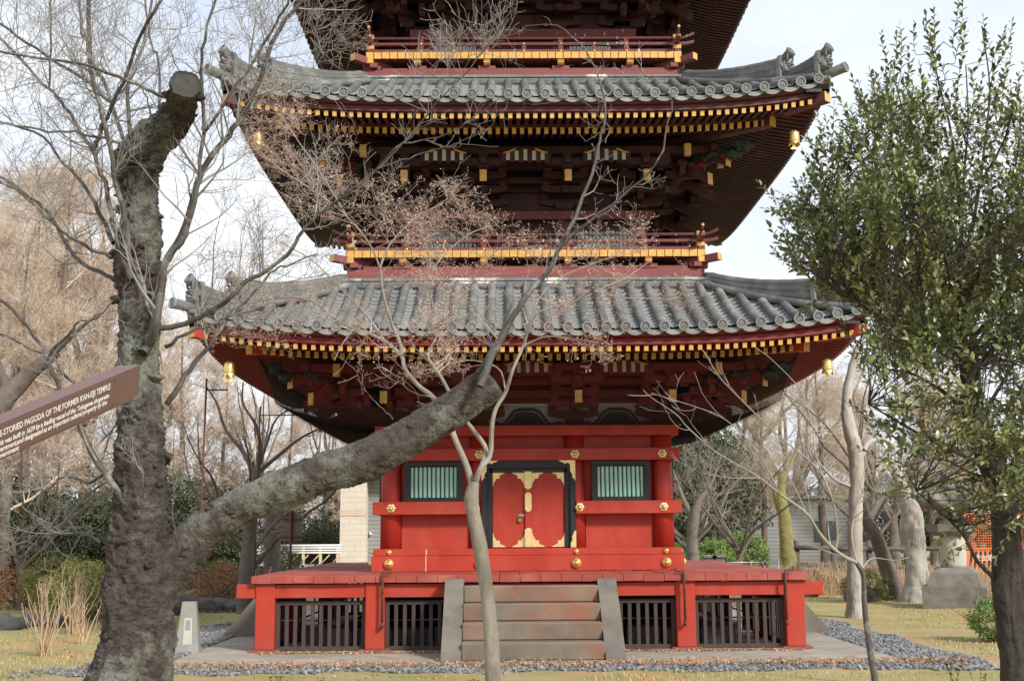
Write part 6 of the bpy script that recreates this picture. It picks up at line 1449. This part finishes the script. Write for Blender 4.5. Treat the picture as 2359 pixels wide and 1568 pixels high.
px_tree('mossy_tree', 'trunk coated in yellow moss rising beyond the right end of the deck', [(1815, 1332), (1816, 1310), (1814, 1260), (1808, 1200), (1800, 1140), (1802, 1085)], [46, 38, 34, 27, 22, 14], 14, 'mossbark', [([(1803, 1200), (1785, 1150), (1775, 1090)], 0, .6, 12, 5), ([(1802, 1110), (1830, 1050), (1850, 1000)], 0, .8, 12, 4)], 2.2)
px_tree('dark_tree', 'dark brown trunk behind the deck, just right of the red walls', [(1597, 1310), (1597, 1290), (1594, 1240), (1600, 1190), (1610, 1150)], [34, 28, 24, 24, 16], 13, 'bgbark', [([(1600, 1200), (1575, 1150), (1560, 1110), (1540, 1060)], 0, .6, 16, 6), ([(1606, 1160), (1640, 1110), (1660, 1050)], 0, .5, 14, 5)], 2.6)
px_tree('dark_tree', 'dark trunk behind the sloping limb, right of the thin rusty pole', [(566, 1345), (567, 1320), (572, 1270), (576, 1210), (582, 1150), (590, 1090)], [42, 34, 30, 27, 24, 20], 5.0, 'bgbark', [([(588, 1100), (560, 1040), (520, 990), (500, 930), (475, 890)], 0, .5, 14, 4), ([(590, 1095), (600, 1040), (590, 980), (560, 930), (560, 880)], 0, -.3, 13, 4), ([(592, 1090), (640, 1050), (690, 1010), (740, 985), (790, 960)], 0, .4, 12, 3.5), ([(592, 1085), (615, 1020), (640, 960), (700, 930)], 0, .9, 10, 3)], 2.6, 'greytwig')
px_tree('pollarded_tree', 'short knobbly pale brown trunk left of the notice board', [(626, 1312), (627, 1300), (628, 1260), (630, 1215), (634, 1185)], [44, 40, 36, 38, 46], 9, 'bgbark', [([(630, 1200), (600, 1170), (570, 1150)], 0, .2, 12, 4), ([(636, 1190), (660, 1165), (680, 1160)], 0, .3, 12, 4)], 5.0)
px_tree('thick_tree', 'thick pale brown trunk leaning in from the left edge behind the board', [(-60, 1330), (-50, 1200), (-45, 1100), (-30, 1000), (10, 920), (50, 880), (80, 850), (130, 810)], [70, 60, 56, 52, 48, 40, 34, 26], 3.0, 'bgbark', [([(20, 910), (0, 850), (-20, 800)], 0, .4, 30, 12), ([(120, 815), (180, 760), (230, 720)], 0, .5, 20, 6)], 2.0, 'tan')

# stone lantern -------------------------------------------------------------------
def lantern():
    t = thing('stone_lantern', 'tall weathered stone lantern with a round pale shaft on the right lawn', 'lantern'); Y = 5.6
    p = at(2192, 1227, Y); S_ = (Y-CAM[1])/FPX; z = lambda v: at(2192, v, Y)[2]
    def blk(name, v0, v1, w0, w1, mt='lantern', k=4, bulge=0.0, hole=False, dv=6):
        zs = np.linspace(z(v1), z(v0), dv); mb = MB(); prof = []
        for i, zz in enumerate(zs):
            f = i/(dv-1); prof.append(((w0*(1-f)+w1*f)/2*S_*(1+bulge*math.sin(f*math.pi))*(1.0 if k > 8 else 1/math.cos(math.pi/k)), zz))
        mb.lathe(prof, (0, 0, 0), 'z', k, 0, smooth=k > 8); 
        if k == 4: mb.v[0] = np.stack([mb.v[0][:, 0]*math.cos(math.pi/4)-mb.v[0][:, 1]*math.sin(math.pi/4), mb.v[0][:, 0]*math.sin(math.pi/4)+mb.v[0][:, 1]*math.cos(math.pi/4), mb.v[0][:, 2]], 1)
        elif k == 6: pass
        V = mb.v[0]; V += 0.012*np.stack([vnoise(V, 7, 1), vnoise(V, 7, 2), 0*V[:, 0]], 1)
        return part(name, mb, [M_[mt]], t)
    blk('base', 1348, 1400, 136, 136); blk('base', 1318, 1350, 112, 100); blk('base', 1306, 1320, 100, 74)
    blk('shaft', 1232, 1308, 55, 58, 'lanternpost', 32, .03, dv=9)
    blk('platform', 1206, 1224, 92, 96, k=6); blk('platform', 1222, 1234, 60, 90, k=6)
    for a in range(6):                                # fire box: six posts
        mb = MB(); an = a*math.pi/3; rr = 22*S_; mb.box((rr*math.cos(an), rr*math.sin(an), (z(1172)+z(1206))/2), (.13, .13, z(1172)-z(1206)), 0, .015); part('fire_box_post', mb, [M_['lantern']], t)
    mb = MB(); mb.box((0, 0, z(1206)+.04), (.5, .5, .08), 0, .01); part('fire_box_floor', mb, [M_['lantern']], t)
    mb = MB(); n = 48; V = []; rings = [(.28, 1176), (.60, 1170), (.66, 1160), (.52, 1150), (.30, 1140), (.16, 1132), (.10, 1128)]
    for R_, v in rings:
        for j in range(n):
            a = 2*math.pi*j/n; q = abs(math.cos(3*a)); cr = 1+0.20*q**6*(R_ > .4); up = 0.16*q**8*(R_ > .4); V.append((R_*cr*math.cos(a), R_*cr*math.sin(a), z(v)+up))
    i = np.arange(len(rings)-1)[:, None]*n; j = np.arange(n)[None]; j2 = (j+1) % n; mb.add(np.array(V), np.stack([i+j, i+j2, i+n+j2, i+n+j], -1).reshape(-1, 4), 0, True)
    mb.add(np.array(V[:n]), [list(range(n))[::-1]], 0); mb.add(np.array(V[-n:]), [list(range(n))], 0)
    for a in range(6):
        an = a*math.pi/3; c = np.array([.70*math.cos(an), .70*math.sin(an), z(1160)+.13]); q = [c+np.array([math.cos(an)*(.10*math.cos(s_)), math.sin(an)*(.10*math.cos(s_)), .10*math.sin(s_)])*(1-s_/9) for s_ in np.linspace(0, 5, 12)]
        mb.tube(q, np.linspace(.06, .03, 12), 8, 0)
    part('roof', mb, [M_['lantern']], t)
    mb = MB().lathe([(.12, z(1130)), (.20, z(1124)), (.20, z(1118)), (.12, z(1114)), (.17, z(1108)), (.19, z(1100)), (.13, z(1092)), (.02, z(1082))], (0, 0, 0), 'z', 20, 0); part('finial', mb, [M_['lantern']], t)
    t.location = (p[0], Y, 0); t.rotation_euler = (0, 0, R(-22))
lantern()

# rustic fence ----------------------------------------------------------------------
def fence():
    t = thing('rustic_fence', 'dark rustic post and rail fence along the back of the right lawn', 'fence'); Y = 14.0
    x0, x1 = at(1832, 1227, Y)[0], at(2480, 1227, Y)[0]; n = 9; rg = random.Random(2)
    for i in range(n):
        x = x0+(x1-x0)*i/(n-1); mb = MB().tube([(x, Y-i*.15, -.1), (x+rg.uniform(-.03, .03), Y-i*.15, 1.45-.02*i)], [.095, .085], 10, 0); part('post', mb, [M_['oldwood']], t)
    for zz in (1.22, .72, .25):
        for i in range(n-1):
            xa, xb = x0+(x1-x0)*i/(n-1), x0+(x1-x0)*(i+1)/(n-1); mb = MB().tube([(xa-.08, Y-.1-i*.15, zz-.02*i+rg.uniform(-.03, .03)), (xb+.08, Y-.1-(i+1)*.15, zz-.02*(i+1)+rg.uniform(-.03, .03))], [.07, .062], 9, 0); part('rail', mb, [M_['oldwood']], t)
fence()

# orange site barriers ------------------------------------------------------------------
def barrier(u, Y, w_px, lb, rz):
    t = thing('site_barrier', lb, 'barrier', group='orange barriers behind the lantern'); p = at(u, 1227, Y); S_ = (Y-CAM[1])/FPX; Wd = w_px*S_; H = 1.80
    mb = MB()
    for x in (-Wd/2, Wd/2): mb.tube([(x, 0, 0), (x, 0, H-.1), (x+(.06 if x < 0 else -.06), 0, H)], .024, 8, 0)
    for zz in (H, .82, .12): mb.tube([(-Wd/2, 0, zz), (Wd/2, 0, zz)], .022, 8, 0)
    part('frame', mb, [M_['orange']], t); mb = MB(); n = int(Wd/.07)
    for i in range(n+1): mb.tube([(-Wd/2+Wd*i/n, 0, .85), (-Wd/2+Wd*i/n, 0, H)], .009, 4, 0, False)
    for i in range(13): mb.tube([(-Wd/2, 0, .85+.07*i), (Wd/2, 0, .85+.07*i)], .009, 4, 0, False)
    part('mesh_panel', mb, [M_['orange']], t)
    mb = MB().box((0, 0, .47), (Wd-.04, .02, .62), 0); k = 7
    for i in range(k):
        x = -Wd/2+.05+(Wd-.1)*i/k; mb.poly([(x, .18), (x+.07, .18), (x+.17, .76), (x+.10, .76)], -.014, -.0101, 'xz', 1)
    part('striped_board', mb, [M_['orange'], M_['black']], t)
    mb = MB()
    for x in (-Wd/2, Wd/2): mb.lathe([(.03, H-.02), (.05, H+.02), (.045, H+.09), (.01, H+.12)], (x, 0, 0), 'z', 10, 0)
    part('cap_lamp', mb, [M_['yellow']], t)
    cu = D.curves.new('lettering', 'FONT'); cu.body = '安全第一'; cu.size = .19; cu.align_x = 'CENTER'; cu.extrude = .001
    tmp = D.objects.new('tmp', cu); COL.objects.link(tmp); dg = bpy.context.evaluated_depsgraph_get(); me = D.meshes.new_from_object(tmp.evaluated_get(dg)); D.objects.remove(tmp)
    me.materials.clear(); me.materials.append(M_['wpaint']); lo = link('lettering', me, t); lo.location = (0.1, -.018, .50); lo.rotation_euler = (R(90), 0, 0)
    t.location = (p[0], Y, .36); t.rotation_euler = (0, 0, rz)
barrier(2262, 12.2, 86, 'orange mesh barrier with striped board showing between the lantern and the evergreen trunk', R(8)); barrier(2372, 13.0, 92, 'orange mesh barrier just right of the evergreen trunk, mostly out of frame', R(-6))

# buildings ----------------------------------------------------------------------------
def brick(mt, c_m, w_, h, sz=0.02, rot=True):
    n = mt.node_tree.nodes; l = mt.node_tree.links.new; b = n['Principled BSDF']; br2 = n.new('ShaderNodeTexBrick'); br2.inputs['Scale'].default_value = 1; br2.inputs['Brick Width'].default_value = w_; br2.inputs['Row Height'].default_value = h; br2.inputs['Mortar Size'].default_value = sz
    br2.inputs['Color1'].default_value = (1, 1, 1, 1); br2.inputs['Color2'].default_value = (.94, .93, .92, 1); br2.inputs['Mortar'].default_value = (*c_m, 1)
    tcn = n.new('ShaderNodeTexCoord'); mpn = n.new('ShaderNodeMapping'); mpn.inputs['Rotation'].default_value = (R(90), 0, 0); l(tcn.outputs['Object'], mpn.inputs[0]); l(mpn.outputs[0], br2.inputs['Vector'])
    mu = n.new('ShaderNodeMixRGB'); mu.blend_type = 'MULTIPLY'; mu.inputs[0].default_value = 1; src = b.inputs['Base Color'].links[0].from_socket; l(src, mu.inputs[1]); l(br2.outputs[0], mu.inputs[2]); l(mu.outputs[0], b.inputs['Base Color'])
brick(M_['cream'], (.78, .76, .72), 0.46, 0.21, .012); brick(M_['greywall'], (.70, .70, .70), 9.0, 0.16, 0.03)
t = thing('cream_building', 'low cream block-walled building showing left of the red walls', 'building'); Y = 25.0
x0, x1 = at(783, 1227, Y)[0], at(843, 1227, Y)[0]
part('wall', MB().box(((x0+x1)/2, Y+2.5, 2.0), (x1-x0, 5, 4.1), 0), [M_['cream']], t)
part('side_wall', MB().box(((x1+x1+5)/2, Y+3.2, 2.0), (5, 5, 4.1), 0), [M_['greywall']], t)  # grey colour stands in for the shadowed side of the building
part('accent_band', MB().box(((x0+x1)/2, Y-.012, 2.55), (x1-x0, .03, .25), 0), [mat('buff_tile', (.66, .53, .42), None, 2, .8)], t)
part('roof', MB().box((x0+3.2, Y+3, 4.12), (7.0, 6.6, .16), 0, .02), [M_['greywall']], t)
mb = MB().box((x1+.12, Y+.6, 1.72), (.08, .18, .08), 0, .01).tube([(x1+.05, Y+.65, 1.8), (x1+.15, Y+.6, 1.74)], .02, 6, 0); part('camera_box', mb, [M_['wpaint']], t)
t = thing('grey_building', 'long low grey building with ribbed walls behind the right-hand trees', 'building'); Y = 30.0
x0, x1 = at(1738, 1227, Y)[0], at(2010, 1227, Y)[0]
part('wall', MB().box(((x0+x1)/2, Y+3, 1.55), (x1-x0, 6, 3.1), 0), [M_['greywall']], t); part('wall', MB().box((x0-.65, Y+2, .9), (1.3, 3, 1.8), 0), [M_['greywall']], t)
part('roof', MB().box(((x0+x1)/2, Y+3, 3.16), (x1-x0+.4, 6.4, .12), 0, .02), [M_['concrete']], t)
for i, xx in enumerate((x0+3.1, x0+4.6)): part('window', MB().box((xx, Y-.01, 1.7), (1.0, .05, .9), 0), [M_['glass']], t)
# white railing with truss, white tents, planters, notice board ------------------------------
t = thing('white_railing', 'white tubular railing on a ramp between the notice board and the cream building', 'railing'); Y = 20.0
x0, x1 = at(640, 1227, Y)[0], at(786, 1227, Y)[0]; zt_ = at(700, 1256, Y)[2]; mb = MB()
for q in range(4): part('rail', MB().tube([(x0, Y, zt_-.07*q*1.2), (x1, Y, zt_-.07*q*1.2)], .028 if q else .04, 8, 0), [M_['wpaint']], t)
for i in range(4): xx = x0+.3+(x1-x0-.3)*i/3.2; part('post', MB().box((xx, Y+.05, zt_-.38), (.10, .10, .76), 0, .01), [mat('cream_paint', (.66, .56, .36), None, 3, .7) if i == 0 else D.materials['cream_paint']], t)
part('ramp', MB().box(((x0+x1)/2, Y+.6, zt_-.72), (x1-x0, 1.2, .10), 0), [M_['concrete']], t); part('wall', MB().box(((x0+x1)/2, Y+1.0, .25), (x1-x0, .2, .5), 0), [M_['wpaint']], t)
for i in range(6):
    xx = x0+(x1-x0)*i/6; part('brace', MB().tube([(xx, Y, zt_-.68), (xx+.35, Y, zt_-.32)], .02, 6, 0), [M_['straw']], t)
def tent(u, Y, wpx, lb):
    S_ = (Y-CAM[1])/FPX; wd = wpx*S_; p = at(u, 1227, Y); t = thing('white_tent', lb, 'tent', (p[0], Y, 0), 'white tents beyond the dark trunk'); pts = [(-wd/2, 0), (wd/2, 0), (wd/2, .9)]+[(wd/2*math.cos(a), .9+.38*math.sin(a)) for a in np.linspace(.15, math.pi-.15, 9)]+[(-wd/2, .9)]
    part('canopy', MB().poly(pts, -.9, .9, 'xz', 0), [M_['wpaint']], t); part('flap', MB().box((0, -.92, .45), (wd*.5, .02, .8), 0), [M_['white']], t)
tent(603, 30, 26, 'white round-topped tent, left of a pair'); tent(637, 30.5, 24, 'white round-topped tent, right of a pair'); tent(552, 28, 26, 'white tent peeping out left of the dark trunk')
t = thing('notice_board', 'back of a small brown gabled notice board on a pole, left of the cream building', 'sign'); Y = 1.0; p = at(672, 1227, Y); zb_ = at(672, 1245, Y)[2]; ztp = at(672, 1190, Y)[2]; hw = 22*(Y-CAM[1])/FPX
part('board', MB().poly([(p[0]-hw, zb_), (p[0]+hw, zb_), (p[0]+hw, ztp), (p[0], ztp+.11), (p[0]-hw, ztp)], Y, Y+.03, 'xz', 0), [M_['signback']], t)
for zz in (zb_+.07, ztp-.05): part('bracket', MB().box((p[0], Y-.02, zz), (2*hw-.03, .03, .03), 0), [M_['rust']], t)
part('post', MB().tube([(p[0]-.02, Y-.05, -.05), (p[0], Y-.05, ztp+.10)], .024, 10, 0), [M_['rust']], t)
part('roof', MB().poly([(p[0]-hw-.03, ztp), (p[0], ztp+.135), (p[0]+hw+.03, ztp), (p[0]+hw+.03, ztp-.02), (p[0], ztp+.11), (p[0]-hw-.03, ztp-.02)], Y-.03, Y+.06, 'xz', 0), [M_['signback']], t)
def planter(u, Y, w_, h, lb):
    p = at(u, 1227, Y); t = thing('stone_planter', lb, 'planter', (p[0], Y, 0)); part('basin', MB().lathe([(w_*.32, 0), (w_*.30, h*.25), (w_*.44, h*.5), (w_*.5, h*.92), (w_*.52, h), (w_*.42, h), (w_*.40, h*.8)], (0, 0, 0), 'z', 24, 0), [M_['found']], t); part('plinth', MB().box((0, 0, .06), (w_*1.15, w_*1.15, .12), 0, .01), [M_['found']], t)
planter(1668, 10, .85, .85, 'round grey stone basin beyond the deck, nearer the bright bushes'); planter(1712, 12, .8, .6, 'low grey stone basin further right, in front of the grey building')
for u, lb in ((1632, 'square grey stone pillar behind the deck, nearer the red walls'), (1652, 'square grey stone pillar beside the round basin')):
    p = at(u, 1227, 11); t = thing('stone_pillar', lb, 'pillar', (p[0], 11, 0)); part('shaft', MB().box((0, 0, .5), (.32, .3, 1.0), 0, .02), [M_['found']], t); part('cap', MB().box((0, 0, 1.04), (.4, .38, .09), 0, .02), [M_['found']], t)
t = thing('wire_fence', 'low grey wire fence running behind the deck at the right', 'fence'); x0, x1 = at(1570, 1227, 8)[0], at(1790, 1227, 8)[0]
mb = MB(); [mb.tube([(x0, 8, zz), (x1, 8, zz)], .015, 6, 0) for zz in (.95, .55)]; part('rail', mb, [M_['steel']], t)
for i in range(8): part('post', MB().tube([(x0+(x1-x0)*i/7, 8, 0), (x0+(x1-x0)*i/7, 8, 1.0)], .02, 6, 0), [M_['steel']], t)
# poles and concrete footing beside the deck ---------------------------------------------
t = thing('concrete_footing', 'tapered mossy concrete post with a pale plate, left of the deck', 'post', (-5.12, -3.9, 0))
V = []; 
for zz, a in ((-.02, .175), (.73, .10)): V += [(-a, -a, zz), (a, -a, zz), (a, a, zz), (-a, a, zz)]
part('block', MB().add(V, [(3, 2, 1, 0), (4, 5, 6, 7), (0, 1, 5, 4), (1, 2, 6, 5), (2, 3, 7, 6), (3, 0, 4, 7)], 0), [M_['concrete']], t)
V = [(-.065, -.163, .12), (.065, -.163, .12), (.055, -.125, .50), (-.055, -.125, .50)]
part('plate', MB().add(V+[(a, b+.02, c) for a, b, c in V], [(0, 1, 2, 3), (0, 3, 7, 4), (1, 5, 6, 2), (3, 2, 6, 7), (0, 4, 5, 1)], 0), [M_['lanternpost']], t); t.rotation_euler = (0, 0, .15)
V = [(-.035, -.150, .33), (.035, -.150, .33), (.032, -.133, .47), (-.032, -.133, .47)]; part('window', MB().add(V, [(0, 1, 2, 3)], 0), [M_['steel']], t)
for (x, y, zt2, lb, dx) in ((-5.06, -3.72, 4.13, 'thin rusty pole reaching up to the near left wind bell', .36), (-5.38, 2.0, 4.30, 'thin rusty pole further back, under the lowest roof', .9)):
    t = thing('rusty_pole', lb, 'pole'); part('pole', MB().tube([(x, y, -.05), (x+.03, y, zt2)], .016, 8, 0), [M_['rust']], t); part('arm', MB().tube([(x+.03, y, zt2-.18), (x+dx, y, zt2-.18)], .012, 6, 0), [M_['pewter']], t)
# garden rocks ---------------------------------------------------------------------------
for i, (u, Y, s_) in enumerate(((10, .5, .36), (50, .9, .26), (95, 1.5, .36), (140, 1.0, .28), (390, 4.5, .5), (415, 5.2, .45), (445, 5.8, .55), (480, 5.4, .45), (512, 6.0, .5), (545, 5.6, .45), (580, 6.0, .4), (1975, 8.0, .55), (2010, 8.6, .4), (1838, 10, .45))):
    p = at(u, 1227, Y); mb = MB(); lump(mb, (0, 0, .02), (s_*rgb_.uniform(.8, 1.3), s_*.7, s_*rgb_.uniform(.45, .7)), i+3, 0, 12, .35, 1.6); side_ = 'left lawn' if u < 200 else ('row left of the deck' if u < 900 else 'right lawn')
    o = part('garden_rock', mb, [M_['rock']], None); o.location = (p[0], Y, 0); grp = {'left lawn': 'garden rocks edging the left lawn', 'row left of the deck': 'row of dark rocks left of the deck', 'right lawn': 'garden rocks on the right lawn'}[side_]
    tag(o, {'left lawn': 'mossy grey rock edging the left lawn', 'row left of the deck': 'dark rock in the row behind the lawn left of the deck', 'right lawn': 'dark rock beyond the right lawn'}[side_], 'rock', grp)
# small red-brown sprouts along the lower edge -----------------------------------------------
M_['sprout'] = mat('reddish_sprout_leaves', (.20, .085, .045), (.13, .12, .04), 20, .5, island=.4)
def sprout(seed, H):
    rg = np.random.default_rng(seed); l_ = Lines(); lp, ld, lu, ll, lw = [], [], [], [], []
    for q in range(rg.integers(2, 5)):
        a = rg.uniform(0, 6.28); top = np.array([math.cos(a)*.10, math.sin(a)*.10, H*rg.uniform(.6, 1)]); P = smooth([(0, 0, -.02), top*.5+rg.normal(0, .01, 3), top], 7); l_.add(P, np.linspace(.004, .002, 7), 4)
        for i in range(26):
            f = rg.uniform(.35, 1.0) if i < 12 else rg.uniform(.85, 1.0); b = P[min(6, int(f*6))]; an = rg.uniform(0, 6.28); lp.append(b); ld.append(unit(np.array([math.cos(an), math.sin(an), rg.uniform(.2, 1.2)]))); lu.append(np.array([0, 0, 1.])); ll.append(rg.uniform(.03, .055)); lw.append(.012)
    return l_.build(MB()).mesh('stem', [M_['rust']]), leaf_mesh(np.array(lp), np.array(ld), np.array(lu), np.array(ll), np.array(lw), rg).mesh('leaves', [M_['sprout']])
protos = [sprout(1, .30), sprout(2, .42)]
for i, (u, v, Y, s_, lb) in enumerate(((637, 1535, -8.6, .8, 'small red-brown sprout below the left lattice'), (742, 1552, -8.8, .55, 'tiny red sprout a little right of the lowest left sprout'), (1093, 1545, -8.9, .6, 'tiny red-brown sprout just left of the slender tree'), (335, 1540, -14.2, .62, 'red-brown sprout in front of the gnarled trunk base'),
      (2190, 1490, -8.9, 1.15, 'tall red-brown sprout, leftmost of three at the lower right'), (2250, 1530, -9.2, .9, 'red-brown sprout, middle of three at the lower right'), (2318, 1500, -14.6, 1.0, 'red-leaved sprout growing against the evergreen trunk'))):
    p = at(u, v, Y); zt2 = p[2]; t = thing('sprout', lb, 'plant', (p[0], Y, 0)); a, b = protos[i % 2]; link('stem', a, t); link('leaves', b, t)
    h = (.30, .42)[i % 2]; k_ = max(.5, (zt2)/h) if Y > -12 else s_; t.scale = (s_, s_, min(2.2, k_)); 
    if Y < -12: t.location[2] = zt2-.38*s_; 
    t.rotation_euler = (0, 0, i)
